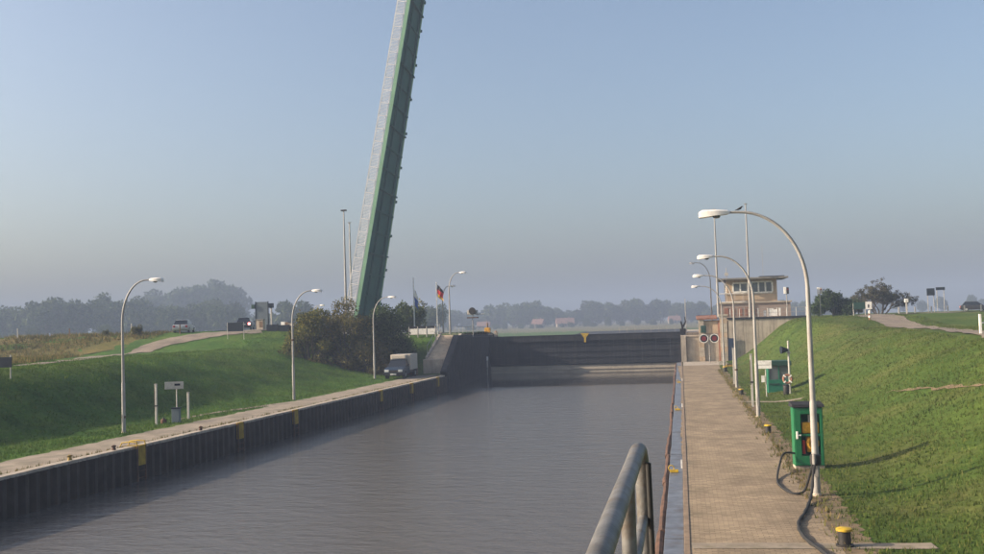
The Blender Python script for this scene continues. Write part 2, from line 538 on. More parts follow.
def span(a, b_, st):
    n = max(1, int(round((b_ - a) / st)))
    return [a + (b_ - a) * i / n for i in range(n)]
ys = span(-60, 15, 5) + span(15, 130, 0.8) + span(130, 190, 3) + span(190, 400, 15) + [400]
us = [0.0] + span(0.3, 45, 0.8) + span(45, 120, 5) + span(120, 700, 60) + span(700, 2400, 400) + [2400]
grid('grass_bank_left', us, ys,
     lambda u, y: (xq(y) - u, y, zL(xq(y) - u, y) + (wob(u, y) * S((u - 4) / 3) if u < 200 else 0)), M['grassL'])
grid('grass_bank_right', [0.05, 0.3] + us[2:], ys,
     lambda u, y: (u, y, zR(u, y) + (wob(u, y) * S((u - 5) / 3) if u < 200 else 0)), M['grassR'])
fs_ = span(380, 800, 60) + span(800, 2400, 400) + [2400]
grid('floodplain', [-2400, -1200, -600, -300, -100, 0, 100, 300, 600, 1200, 2400], fs_, lambda u, y: (u, y, 0.36), M['meadow'])
# canal bed under the water and the water itself
grid('canal_bed', [-32, -16, 6], [-60, 0, 60, 126.3], lambda u, y: (u, y, -4.0), M['track'])
grid('canal_water', [-26.8, -20, -10, -0.35], [-60, 0, 60, 126.2], lambda u, y: (u, y, -1.5), M['water'])
grid('harbour_water', [-90, -40, 0.0], [127.3, 250, 385], lambda u, y: (u, y, -0.2), M['water'])

def ribbon(name, pts, width, zf, mat, dz, sub=10, edge=0.0):
    """strip of ground cover lying on the terrain along a polyline (Catmull-Rom)"""
    P = [Vector((p[0], p[1], 0)) for p in pts]
    W = width if isinstance(width, (list, tuple)) else [width] * len(P)
    line, ws = [], []
    for i in range(len(P) - 1):
        p0, p1, p2, p3 = P[max(i - 1, 0)], P[i], P[i + 1], P[min(i + 2, len(P) - 1)]
        for k in range(sub):
            t = k / sub
            line.append(0.5 * ((2 * p1) + (p2 - p0) * t + (2 * p0 - 5 * p1 + 4 * p2 - p3) * t * t + (3 * p1 - p0 - 3 * p2 + p3) * t ** 3))
            ws.append(lerp(W[i], W[i + 1], t))
    line.append(P[-1]); ws.append(W[-1])
    vs, fs = [], []
    cols = 7
    r = random.Random(name)
    for i, p in enumerate(line):
        t = (line[min(i + 1, len(line) - 1)] - line[max(i - 1, 0)]).normalized()
        nrm = Vector((t.y, -t.x, 0))
        e0, e1 = r.uniform(-edge, edge), r.uniform(-edge, edge)
        for c in range(cols):
            o = lerp(-ws[i] / 2 + e0, ws[i] / 2 + e1, c / (cols - 1))
            q = p + nrm * o
            h = zf(q.x, q.y)
            vs.append((q.x, q.y, h + dz))
    for i in range(len(line) - 1):
        for c in range(cols - 1):
            a = i * cols + c
            fs.append((a, a + 1, a + cols + 1, a + cols))
    me = bpy.data.meshes.new(name)
    me.from_pydata(vs, [], fs)
    me.materials.append(mat)
    me.polygons.foreach_set("use_smooth", [True] * len(fs))
    bm = bmesh.new(); bm.from_mesh(me)
    if sum(f.normal.z for f in bm.faces) < 0:
        bmesh.ops.reverse_faces(bm, faces=bm.faces)
    bm.to_mesh(me); bm.free()
    return tag(link(name, me), kind='structure')

ribbon('quay_path', [(xq(y) - 1.75, y) for y in (-40, 0, 20, 40, 60, 80, 97.5)], 2.8, lambda x, y: 0.0, M['sand'], 0.012, 40, 0.16)
ribbon('gravel_side_path', [(-28.9, 54.0), (-28.7, 58), (-27.6, 62), (-26.4, 66)], [0.3, 0.5, 0.9, 0.9], lambda x, y: 0.0, M['sand'], 0.016, 8, 0.06)
ribbon('farm_track', [(-43, 60), (-45.5, 69), (-50.5, 81), (-55, 92), (-55.5, 98.0), (-51.5, 102), (-46, 105)], [1.6, 2.0, 2.4, 2.6, 2.8, 3.2, 4.0],
       lambda x, y: zL(x, y) + wob(xq(y) - x, y), M['track'], 0.06, 12, 0.12)
ribbon('dike_road', [(-140, 114), (-100, 111), (-70, 109.5), (-50, 109), (-38, 110)], 5.0, lambda x, y: zL(x, y), M['asphalt'], 0.09, 10)
ribbon('towpath', [(1.60, y) for y in (-40, 0, 20, 40, 60, 80, 104.4)], [3.28, 3.28, 3.25, 3.5, 3.5, 3.4, 4.2], lambda x, y: 0.0, M['pavers'], 0.012, 30, 0.05)
ribbon('towpath_apron', [(2.4, 104.42), (2.4, 108), (2.4, 113.2)], 4.6, lambda x, y: 0.0, M['concrete'], 0.014, 4)
ribbon('dirt_verge', [(3.42, 14), (3.45, 22), (3.62, 30), (3.60, 38), (3.62, 46), (3.65, 56), (3.6, 70), (3.7, 95)], [0.9, 0.85, 0.95, 0.8, 0.7, 0.75, 0.6, 0.5], lambda x, y: zR(x, y), M['dirtverge'], 0.006, 40, 0.13)
ribbon('cross_slab_path', [(0.05, 22.75), (2.5, 22.85), (5.15, 22.95)], 0.55, zR, M['slab'], 0.022, 8, 0.015)
ribbon('hut_path', [(3.3, 60.0), (4.8, 59.6), (6.6, 58.8)], 0.7, zR, M['sand'], 0.03, 8, 0.05)
ribbon('bank_track', [(14.6, 30), (15.6, 50), (16.9, 62), (18.2, 74), (18.6, 84), (18.5, 91), (18.9, 99), (19.3, 106), (22, 118), (40, 124)],
       [1.4, 1.5, 1.6, 1.8, 2.2, 2.8, 3.2, 3.4, 4, 4.5], lambda x, y: zR(x, y) + wob(x, y), M['track'], 0.06, 10, 0.12)
ribbon('worn_bank_strip', [(9.3, 49.5), (10.1, 46), (10.9, 42.6), (11.6, 39)], [0.08, 0.2, 0.2, 0.15], lambda x, y: zR(x, y) + wob(x, y), M['dirtverge'], 0.035, 8, 0.12)

# ------------------------------------------------------------------ grass tufts (uncountable: stuff)
def tufts(name, n, sampler, zf, hmin, hmax, width, mat, label, cat, blades=3):
    pts = []
    tries = 0
    while len(pts) < n and tries < n * 4:
        tries += 1
        s = sampler()
        if s is not None:
            pts.append((s[0], s[1], zf(s[0], s[1])))
    P = np.array(pts)
    out = []
    for b_ in range(blades):
        k = len(P)
        an = nrng.uniform(0, 2 * math.pi, k)
        h = nrng.uniform(hmin, hmax, k)
        lean = nrng.uniform(0.1, 0.9, k) * h
        off = nrng.normal(0, width * 2.0, (k, 2))
        base = P.copy(); base[:, :2] += off; base[:, 2] -= 0.02
        d = np.stack([np.cos(an), np.sin(an), np.zeros(k)], 1)
        w = nrng.uniform(0.6, 1.4, k)[:, None] * width
        la = an + nrng.uniform(0.8, 2.2, k)
        tip = base + np.stack([np.cos(la) * lean, np.sin(la) * lean, h + 0.02], 1)
        tri = np.stack([base - d * w, base + d * w, tip], 1)
        out.append(tri.reshape(-1, 3))
    me = np_mesh(name, np.concatenate(out), 3, mat)
    o = link(name, me)
    return tag(o, label, cat, kind='stuff')

def on_right():
    y = 17 + 95 * rng.random() ** 1.9
    x = rng.uniform(3.2, 22)
    edge = 3.45 if y < 30 else 3.5
    if x < edge + rng.random() ** 1.5 * 0.75: return None
    if abs(y - 22.9) < 0.32 and x < 5.2: return None
    if abs(y - 59.4) < 0.4 and x < 6.7: return None
    if y > 56 and abs(x - (16 + (y - 56) * 0.062)) < 1.0: return None
    return x, y
def on_left():
    y = 30 + 75 * rng.random() ** 1.5
    u = rng.uniform(2.7, 24)
    if u < 3.15 + 0.5 * rng.random(): return None
    return xq(y) - u, y
tufts('grass', 60000, on_right, lambda x, y: zR(x, y) + wob(x, y) * S((x - 5) / 3), 0.05, 0.13, 0.014, M['blade_r'], 'short sunlit green grass covering the right bank', 'grass')
tufts('grass.001', 42000, on_left, lambda x, y: zL(x, y) + wob(xq(y) - x, y) * S((xq(y) - x - 4) / 3), 0.06, 0.16, 0.02, M['blade_l'], 'dark green grass on the shaded left bank', 'grass')
TRK = [(-43, 60), (-45.5, 69), (-50.5, 81), (-55, 92), (-55.5, 98.0), (-51.5, 102), (-46, 105)]
def on_field():
    y = rng.uniform(60, 107)
    x = rng.uniform(-110, -45)
    tx = -40 - 1.2 * max(0, y - 60) * 0.42 - 1.5
    if y < 97 and x > tx - 2.0: return None
    if y >= 97 and x > -57 - 0.0: return None
    if any((x - a) ** 2 + (y - b_) ** 2 < 5.5 for a, b_ in TRK): return None
    if math.sin(x * 0.23 + 1.3 * math.sin(y * 0.17)) + math.sin(y * 0.31 + x * 0.11) < -1.0: return None
    return x, y
grid('dry_field', span(-140, -47, 3) + [-47], span(58, 104, 2) + [104], lambda u, y: (min(u, -44.5 - 0.5 * (y - 60) if y < 97 else -58.5), y, zL(min(u, -44.5 - 0.5 * (y - 60) if y < 97 else -58.5), y) + 0.05), M['dryfield'])
tufts('dry_weeds', 24000, on_field, zL, 0.10, 0.48, 0.05, M['weed'], 'yellowish dry weeds on the field left of the track', 'weeds', 3)
def on_verge():
    y = rng.uniform(18, 95)
    if rng.random() < 0.5:
        x = 3.3 + rng.gauss(0.05, 0.14)
        return (x, y)
    return xq(y) - 0.46 - abs(rng.gauss(0, 0.06)), y
tufts('verge_weeds', 1500, on_verge, lambda x, y: 0.0, 0.05, 0.2, 0.02, M['weed'], 'small weeds along the path edges', 'weeds', 3)

# ------------------------------------------------------------------ quay walls of sheet piles
def pile_mesh(name, per, h, z0, depth, mat):
    """one U-shaped pile: local x along the wall, face towards -y"""
    q = per
    prof = [(0, 0), (q * 0.16, 0), (q * 0.34, -depth), (q * 0.66, -depth), (q * 0.84, 0), (q, 0)]
    mb = MB()
    vs = [(x, y, z0) for x, y in prof] + [(x, y, z0 + h) for x, y in prof]
    n = len(prof)
    fs = [(i, i + 1, i + 1 + n, i + n) for i in range(n - 1)]
    back = [(0, 0.12, z0), (q, 0.12, z0), (q, 0.12, z0 + h), (0, 0.12, z0 + h)]
    mb.add(vs, fs)
    mb.add(back, [(0, 1, 2, 3)])
    return mb.mesh(name, mat)

# left quay: piles face the canal (+x)
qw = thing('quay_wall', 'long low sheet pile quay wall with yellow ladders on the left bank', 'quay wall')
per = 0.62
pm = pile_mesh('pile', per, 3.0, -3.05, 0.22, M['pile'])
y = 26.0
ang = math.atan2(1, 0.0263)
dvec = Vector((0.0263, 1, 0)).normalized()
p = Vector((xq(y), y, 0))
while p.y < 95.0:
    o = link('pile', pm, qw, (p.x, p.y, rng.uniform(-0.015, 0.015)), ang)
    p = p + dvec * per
capm = None
y = 26.0
while y < 95.0:
    y1 = min(y + 4.0, 95.0)
    a, b_ = Vector((xq(y), y, 0)), Vector((xq(y1 - 0.02), y1 - 0.02, 0))
    mid = (a + b_) / 2
    mb = MB().box((0, 0, 0.0), (0.42, (b_ - a).length, 0.12))
    o = mb.build('cap_beam', M['concrete'], qw, loc=(mid.x - 0.12, mid.y, -0.005 + rng.uniform(-0.006, 0.006)))
    o.rotation_euler = (0, 0, -0.0263)
    y += 4.0
# end return of the quay
MB().b2(-26.5, -22.9, 94.9, 95.15, -3, 0.02).build('end_panel', M['pile'], qw)

# tall wing wall between quay end and gate
ww = thing('wing_wall', 'tall dark sheet pile wall between the concrete stair and the lock gate', 'wing wall')
per2 = 0.95
pm2 = pile_mesh('pile', per2, 6.75, -3.2, 0.26, M['pileb'])
dv2 = Vector((-0.045, 1, 0)).normalized()
p = Vector((xq(95.3), 95.3, 0))
ang2 = math.atan2(1, -0.045)
while p.y < 124.3:
    k = (p.y - 95.3) / 29.0
    o = link('pile', pm2, ww, (p.x, p.y, rng.uniform(-0.01, 0.01) + min(0.12 - 0.42 * k, -3.3 + (p.y - 95.3) * 0.46)), ang2)
    p = p + dv2 * per2
for i in range(1, 6):
    ya, yb = 95.3 + i * 4.85 + (2.6 if i == 1 else 0), 95.3 + i * 4.85 + 4.83
    a, b_ = Vector((xq(ya), ya, 0)), Vector((xq(yb), yb, 0))
    k = ((ya + yb) / 2 - 95.3) / 29.0
    o = MB().box((0, 0, 0), (0.6, (b_ - a).length, 0.42)).build('cap_beam', M['gate'], ww, loc=((a.x + b_.x) / 2 - 0.12, (ya + yb) / 2, 3.72 - 0.42 * k))
    o.rotation_euler = (0, 0, 0.045)

o = MB().box((0, 0, 0), (0.6, 8.45, 0.34)).build('cap_beam', M['gate'], ww, loc=(xq(99.1) - 0.10, 99.05, 1.98))
o.rotation_euler = (math.atan2(3.45, 7.7), 0, 0.045)
# right quay: steel cap, rusty fender and piles below
rw = thing('quay_wall', 'steel capped quay edge with rusty fender along the right towpath', 'quay wall')
pm3 = pile_mesh('pile', 1.2, 2.9, -3.05, 0.16, M['pile'])
for i in range(84):
    link('pile', pm3, rw, (-0.40, 14.0 + (i + 1) * 1.2, 0), R(-90))
y = 13.0
i = 0
while y < 113:
    ln = 3.6
    jx = rng.uniform(-0.012, 0.012)
    MB().b2(-0.56 + jx, -0.115, y + 0.012, y + ln - 0.012, -0.16, -0.055 + rng.uniform(-0.012, 0.012)).build('cap_plate', M['capsteel'], rw, bevel=0.012)
    MB().b2(-0.113, 0.02, y + 0.004, y + ln - 0.004, -0.2, 0.03 + rng.uniform(-0.004, 0.006)).build('kerb_stone', M['kerb'], rw, bevel=0.012)
    y += ln
y = 13.0
while y < 112:
    ln = rng.uniform(4.0, 7.5)
    w0, w1 = rng.uniform(-0.05, 0.05), rng.uniform(-0.05, 0.05)
    pts = []
    for k in range(7):
        t = k / 6
        pts.append((-0.66 + lerp(w0, w1, t) + rng.uniform(-0.015, 0.015), y + ln * t, -0.22 + rng.uniform(-0.02, 0.02)))
    MB().tube(pts, [0.095 + rng.uniform(-0.02, 0.02) for _ in pts], 8).build('fender_beam', M['rust'], rw, smooth=True)
    y += ln + 0.03
# ------------------------------------------------------------------ ladders on the left quay
lad_y = [41.4, 51.15, 58.6, 75.1, 83.4, 91.9]
lad_lab = ['yellow topped quay ladder with grab rails, nearest on the left quay wall',
           'yellow quay ladder on the left wall below the white sign and short posts',
           'yellow quay ladder on the left wall before the second left lamp',
           'yellow quay ladder on the left wall in front of the parked truck',
           'second last yellow quay ladder on the left wall',
           'last yellow quay ladder at the far end of the left quay']
def ladder(y, label, grab):
    t = thing('quay_ladder', label, 'ladder', (xq(y) + 0.24, y, 0), -0.0263, 'ladders along the left quay')
    MB().b2(0.0, 0.05, -0.36, -0.29, -2.6, 0.08).build('side_rail', M['rust'], t)
    MB().b2(0.0, 0.05, 0.29, 0.36, -2.6, 0.08).build('side_rail', M['rust'], t)
    rm = MB().tube([(0.025, -0.29, 0), (0.025, 0.29, 0)], 0.018, 6).mesh('rung', M['rust'])
    for k in range(8):
        link('rung', rm, t, (0, 0, -0.15 - k * 0.3))
    MB().b2(-0.10, 0.052, -0.27, 0.27, -0.80, 0.085).build('marker_plate', M['yellow_plate'], t)
    if grab:
        for s in (-0.325, 0.325):
            MB().tube([(0.02, s, 0.05), (-0.02, s, 0.24), (-0.35, s, 0.26), (-0.75, s, 0.22), (-0.85, s, 0.02)], 0.03, 8).build('grab_rail', M['yellow'], t, smooth=True)
        MB().b2(-0.8, -0.1, -0.30, 0.30, 0.015, 0.06).build('step_plate', M['yellow_dirty'], t)
for i, (yy, lb) in enumerate(zip(lad_y, lad_lab)):
    ladder(yy, lb, i == 0)
# dark tie-off posts and cleats by the first ladder
def cleat(x, y, label, mat='rust'):
    t = thing('mooring_cleat', label, 'cleat', (x, y, 0.05), 0, 'mooring cleats on the quays')
    MB().lathe([(0.10, 0), (0.08, 0.05), (0.06, 0.16), (0.09, 0.2), (0.03, 0.23)], n=10).build('stem', M[mat], t, smooth=True)
    MB().tube([(0, -0.16, 0.16), (0, 0.16, 0.16)], [0.03, 0.03], 8).build('horn', M[mat], t, smooth=True)
cleat(xq(36.8) - 0.12, 36.8, 'small yellow brown cleat on the left quay edge nearest the camera', 'yellow_dirty')
cleat(xq(39.9) - 0.14, 39.9, 'small dark cleat on the left quay just before the first yellow ladder')
cleat(xq(47.5) - 0.14, 47.5, 'small dark cleat on the left quay past the first yellow ladder')

# marks on the right quay cap
def quay_ring(x, y, label):
    t = thing('mooring_ring', label, 'mooring ring', (x, y, -0.05), 0, 'mooring rings on the right quay cap')
    MB().b2(-0.12, 0.16, -0.07, 0.07, 0.0, 0.09).build('base', M['yellow'], t, bevel=0.01)
    MB().tube([(-0.07 + 0.09 * math.cos(a), 0.0, 0.14 + 0.09 * math.sin(a)) for a in [k * math.pi / 6 for k in range(13)]], 0.018, 6).build('ring', M['yellow'], t, smooth=True)
    MB().b2(0.24, 0.29, 0.9, 0.95, 0.0, 0.28).build('marker_peg', M['white'], t)
quay_ring(-0.42, 33.8, 'bright yellow mooring ring on the right quay cap beside the railing')
quay_ring(-0.36, 56.0, 'second yellow mooring ring further along the right quay cap')
quay_ring(-0.32, 79.0, 'third and farthest yellow mooring ring on the right quay cap')

# ------------------------------------------------------------------ street lamps
def lamp(name, label, loc, height, reach, head, side, rz=0.0, group='street lamps along the canal', band=None):
    """side: -1 arm towards -x, +1 arm towards +x"""
    t = thing(name, label, 'street lamp', loc, rz, group)
    k = height / 8.0
    zj, zc = 2.6 * k, 5.7 * k
    MB().tube([(0, 0, -0.3), (0, 0, 0.02), (0, 0, zj - 0.06), (0, 0, zj)], [0.10, 0.10, 0.092, 0.08], 14).build('lower_mast', M['lampgrey'], t, smooth=True)
    MB().lathe([(0.125, 0), (0.125, 0.05), (0.10, 0.08)], n=14).build('base_collar', M['concrete'], t)
    MB().box((0, -0.098, 0.75), (0.10, 0.02, 0.42)).build('service_door', M['lampgrey'], t, bevel=0.004)
    top = height - 0.12
    MB().tube([(0, 0, zj), (0, 0, zc * 0.8), (0, 0, zc)], [0.078, 0.068, 0.060], 12).build('upper_mast', M['lampgrey'], t, smooth=True)
    rx, rzv = reach * 0.88, top - zc
    pts = [(side * rx * (1 - math.cos(a)), 0, zc + rzv * math.sin(a)) for a in [i * math.pi / 2 / 14 for i in range(15)]]
    pts.append((side * (reach + 0.12), 0, top + 0.01))
    MB().tube(pts, [lerp(0.058, 0.036, i / (len(pts) - 1)) for i in range(len(pts))], 10).build('arm', M['lampgrey'], t, smooth=True)
    # head: tapered housing, deeper at the outer end, with a glass bowl under it
    x0, x1 = reach, reach + head
    hb = MB()
    secs = [(x0 - 0.02, 0.05, 0.04, -0.02), (x0 + 0.06, 0.11, 0.075, -0.05), (x0 + head * 0.45, 0.155, 0.10, -0.075), (x0 + head * 0.88, 0.165, 0.10, -0.115), (x1, 0.12, 0.04, -0.11)]
    vs, fs = [], []
    for (x, w, up, dn) in secs:
        vs += [(side * x, -w, top + dn), (side * x, w, top + dn), (side * x, w * 0.95, top + up * 0.55), (side * x, w * 0.5, top + up), (side * x, -w * 0.5, top + up), (side * x, -w * 0.95, top + up * 0.55)]
    n = 6
    for i in range(len(secs) - 1):
        for q in range(n):
            a, b_ = i * n + q, i * n + (q + 1) % n
            fs.append((a, b_, b_ + n, a + n))
    fs.append(tuple(range(n))); fs.append(tuple(range((len(secs) - 1) * n, len(secs) * n)))
    hb.add(vs, fs)
    h = hb.build('lamp_head', M['lamphead'], t, smooth=True)
    MB().lathe([(0.02, -0.05), (0.085, -0.035), (0.11, 0.0), (0.11, 0.03)], (side * (x0 + head * 0.42), 0, top - 0.10), 12).build('bowl', M['pane'], h, smooth=True)
    if band:
        MB().lathe([(0.105, 0), (0.105, 0.12)], (0, 0, band), 14).build('clamp_band', M['rust'], t)
    return t
lamp('street_lamp', 'tallest looking grey street lamp beside the green glazed cabinet on the right', (3.53, 29.13, 0), 8.12, 2.05, 0.85, -1, band=0.95)
lamp('street_lamp', 'second nearest street lamp on the right bank, beside the white sign', (3.6, 51.23, 0), 8.15, 1.85, 0.80, -1)
lamp('street_lamp', 'third street lamp on the right bank before the stone pier', (3.66, 71.5, 0), 8.0, 1.95, 0.75, -1, band=1.2)
lamp('street_lamp', 'fourth street lamp on the right bank, in front of the blue door', (3.9, 97.5, 0), 8.0, 2.0, 0.75, -1)
lamp('street_lamp', 'small far street lamp on the terrace left of the control building', (3.6, 119.5, 3.2), 8.2, 1.6, 0.7, -1)
lamp('street_lamp', 'nearest street lamp on the left bank, arm over the quay', (-28.31, 47.26, 0), 7.95, 1.45, 0.70, 1, R(10), band=0.75)
lamp('street_lamp', 'second street lamp on the left bank, left of the big bush', (-27.24, 67.63, 0), 7.85, 1.5, 0.70, 1, R(5), band=4.2)
lamp('street_lamp', 'street lamp on the left quay in front of the brown bush', (-28.3, 90.2, 0), 7.85, 1.5, 0.75, 1, 0)
lamp('street_lamp', 'far street lamp on the dike right of the red flag', (-24.6, 106, 3.7), 7.0, 1.2, 0.75, 1, 0)
lamp('street_lamp', 'farther low street lamp directly behind the red flag', (-26.8, 112, 3.8), 5.7, 0.9, 0.65, 1, 0)
lamp('street_lamp', 'small lamp head showing above the left edge of the big bush', (-45.5, 120, 4.4), 3.6, 0.9, 0.6, 1, 0)

# tall slender masts by the bridge
def mast(label, loc, h, headed):
    t = thing('tall_mast', label, 'mast', loc, 0, 'tall masts beside the raised bridge')
    MB().tube([(0, 0, -0.2), (0, 0, h * 0.45), (0, 0, h)], [0.15, 0.11, 0.06], 10).build('pole', M['lampgrey'], t, smooth=True)
    if headed:
        MB().box((0, 0, h + 0.06), (0.62, 0.3, 0.16)).build('floodlight', M['black'], t, bevel=0.03)
        MB().tube([(-0.2, 0, h), (0.2, 0, h)], 0.03, 6).build('bracket', M['lampgrey'], t)
    else:
        MB().box((0, 0, h + 0.05), (0.34, 0.16, 0.10)).build('cap', M['lampgrey'], t, bevel=0.02)
mast('taller of two slim masts left of the bridge, with a dark floodlight', (-35.6, 103.8, 4.2), 13.5, True)
mast('shorter plain slim mast just left of the raised bridge', (-36.4, 108.0, 4.3), 12.5, False)
mast('plain white pole rising above the stone pier on the right', (4.2, 114.6, 4.9), 12.0, False)
mast('plain white pole in front of the control building', (7.6, 113.95, 4.68), 12.6, False)

# ------------------------------------------------------------------ raised bascule bridge leaf
br = thing('bascule_bridge', 'raised green bascule bridge leaf leaning over the canal', 'bridge', (-36.0, 112.5, 4.6), R(4))
lean = R(10.6)
LEN, WB, WT = 40.0, 10.6, 7.2
def bl(l, w, t):
    """along the leaf, across it (depth), out from the underside (towards the road face)"""
    x = l * math.sin(lean) - t * math.cos(lean)
    z = l * math.cos(lean) + t * math.sin(lean)
    return (x, w, z)
def half(l):
    return lerp(WB, WT, l / LEN) / 2
def lbox(mb, l0, l1, w0, w1, t0, t1, w0b=None, w1b=None):
    w0b = w0 if w0b is None else w0b
    w1b = w1 if w1b is None else w1b
    vs = [bl(l0, w0, t0), bl(l0, w1, t0), bl(l0, w1, t1), bl(l0, w0, t1), bl(l1, w0b, t0), bl(l1, w1b, t0), bl(l1, w1b, t1), bl(l1, w0b, t1)]
    return mb.add(vs, [(0, 1, 2, 3), (4, 7, 6, 5), (0, 4, 5, 1), (1, 5, 6, 2), (2, 6, 7, 3), (3, 7, 4, 0)])
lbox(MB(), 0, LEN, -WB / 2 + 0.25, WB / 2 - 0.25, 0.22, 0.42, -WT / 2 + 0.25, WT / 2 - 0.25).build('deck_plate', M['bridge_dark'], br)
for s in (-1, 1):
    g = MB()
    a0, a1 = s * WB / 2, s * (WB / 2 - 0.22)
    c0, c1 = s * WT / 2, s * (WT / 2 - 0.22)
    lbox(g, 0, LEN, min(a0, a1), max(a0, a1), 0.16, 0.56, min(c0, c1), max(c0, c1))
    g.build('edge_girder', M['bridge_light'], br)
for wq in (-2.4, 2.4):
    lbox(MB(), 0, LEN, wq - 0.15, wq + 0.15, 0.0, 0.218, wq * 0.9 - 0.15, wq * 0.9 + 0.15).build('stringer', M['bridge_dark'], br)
for k in range(16):
    l = 1.5 + k * 2.45
    hw = half(l) - 0.24
    lbox(MB(), l, l + 0.16, -hw, hw, -0.06 if k % 3 == 0 else 0.06, 0.216).build('cross_beam', M['bridge_dark'], br)
for k in range(9):
    l = 3.0 + k * 4.2
    hw = half(l)
    lbox(MB(), l, l + 0.3, hw + 0.002, hw + 0.2, 0.0, 0.25).build('bracket', M['bridge_dark'], br)
lbox(MB(), LEN, LEN + 0.3, -WT / 2, WT / 2, 0.0, 0.5).build('nose_beam', M['bridge_dark'], br)
# railing on both sides: posts, rails and panels of close bars
for s in (-1, 1):
    for t_ in (0.62, 1.58):
        g = MB()
        w0, w1 = s * (WB / 2 - 0.05), s * (WT / 2 - 0.05)
        lbox(g, 0.5, LEN - 0.4, w0 - 0.05, w0 + 0.05, t_, t_ + 0.11, w1 - 0.05, w1 + 0.05)
        g.build('hand_rail', M['bridge_rail'], br)
    npan = 26
    for k in range(npan):
        l0 = 0.6 + k * (LEN - 1.2) / npan
        l1 = l0 + (LEN - 1.2) / npan
        w = s * (half(l0) - 0.05)
        lbox(MB(), l0, l0 + 0.12, w - 0.05, w + 0.05, 0.562, 1.66).build('rail_post', M['bridge_rail'], br)
        g = MB()
        q = l0 + 0.2
        while q < l1 - 0.05:
            lbox(g, q, q + 0.075, w - 0.02, w + 0.02, 0.73, 1.58)
            q += 0.155
        g.build('bar_panel', M['bridge_rail'], br)
# pivot and abutment
MB().tube([(0.0, -5.4, 0.2), (0.0, 5.4, 0.2)], 0.45, 14).build('pivot_axle', M['bridge_dark'], br, smooth=True)
MB().b2(-4.5, -0.4, -5.6, 5.6, -1.6, 0.25).build('counterweight_block', M['concrete'], br)
ab = thing('bridge_abutment', 'concrete bridge abutment half hidden behind the big bush', 'abutment', (-33.5, 112.5, 0), R(4))
MB().b2(-3.2, 9.0, -5.8, 5.8, -1.0, 3.9).build('block', M['concrete'], ab)
MB().b2(-0.8, 9.2, -6.0, -5.82, 3.2, 4.0).build('kerb', M['concrete_pale'], ab)

# ------------------------------------------------------------------ lock gate and its sill
gt = thing('lock_gate', 'dark steel lock gate closing the canal with a yellow triangle on top', 'lock gate', (0, 126, 0))
XA, XB = -24.0, 0.38
npan = 14
pw = (XB - XA) / npan
for k in range(npan):
    x0 = XA + k * pw
    MB().b2(x0 + 0.006, x0 + pw - 0.006, 0.0, 0.12, -0.62, 2.42).build('skin_plate', M['gate'], gt)
for z in (-0.45, 0.3, 1.05, 1.8):
    MB().b2(XA, XB, -0.10, -0.002, z, z + 0.11).build('horizontal_rib', M['gate'], gt)
MB().b2(XA - 0.05, XB + 0.02, -0.30, 0.9, 2.425, 3.14).build('top_girder', M['gate'], gt)
MB().b2(XA - 0.05, XB + 0.02, -0.36, 0.95, 3.143, 3.19).build('walkway', M['roofdark'], gt)
for k in range(9):
    x = -7.6 + k * 0.98
    MB().tube([(x, 0.8, 3.19), (x, 0.8, 3.95)], 0.022, 6).build('rail_post', M['lampgrey'], gt)
for z in (3.55, 3.95):
    MB().tube([(-7.6, 0.8, z), (0.24, 0.8, z)], 0.02, 6).build('hand_rail', M['lampgrey'], gt)
mk = MB()
mk.prism([(-0.55, 3.34), (0.55, 3.34), (0.12, 2.75), (0.12, 2.2), (-0.12, 2.2), (-0.12, 2.75)], -0.40, -0.365, 'y')
mk.v = [(x - 11.85, y_, z) for x, y_, z in mk.v]
mk.build('yellow_marker', M['yellow'], gt)
sl = thing('gate_sill', 'pale concrete sill wall at the waterline under the lock gate', 'sill wall', (0, 126, 0))
MB().b2(-24.3, 0.6, 0.125, 1.2, -4.0, -0.625).build('wall', M['sill'], sl)
MB().b2(-24.3, 0.6, 0.03, 0.123, -1.2, -1.12).build('ledge', M['concrete'], sl)
# left gate pier and the orange post on it
gp = thing('gate_pier', 'narrow grey pier at the left end of the lock gate', 'pier', (-24.6, 125.6, 0))
MB().b2(-0.85, 0.58, -1.1, 1.6, -4, 3.45).build('shaft', M['pileb'], gp, bevel=0.03)
MB().b2(-0.95, 0.66, -1.2, 1.7, 3.452, 3.62).build('cap', M['concrete'], gp, bevel=0.02)
op = thing('winch_post', 'orange yellow winch post on the pier at the gate', 'winch', (-24.2, 125.3, 3.62))
MB().lathe([(0.16, 0), (0.12, 0.2), (0.10, 1.3), (0.03, 1.4)], n=10).build('stem', M['wood'], op, smooth=True)
MB().b2(-0.36, 0.36, -0.26, 0.26, 0.12, 0.78).build('gear_box', M['orange'], op, bevel=0.05)
op2 = thing('winch_box', 'small pale orange box on the left end of the lock gate', 'winch', (-23.3, 126.2, 3.19))
MB().b2(-0.24, 0.24, -0.2, 0.2, 0, 0.62).build('housing', M['concrete_pale'], op2, bevel=0.03)
MB().lathe([(0.18, 0), (0.06, 0.16)], (0, 0, 0.62), 10).build('cap', M['terra'], op2)
# gauge on the wing wall
gg = thing('level_gauge', 'white water level gauge plates on the dark wing wall', 'gauge', (-23.66, 121.6, 0))
MB().b2(-0.02, 0.06, -0.35, 0.35, 0.35, 0.85).build('upper_plate', M['white'], gg)
MB().b2(-0.02, 0.05, -0.22, 0.22, -0.55, 0.28).build('lower_plate', M['offwhite'], gg)
MB().b2(-0.02, 0.04, -0.12, 0.12, -2.2, -0.62).build('staff', M['offwhite'], gg)

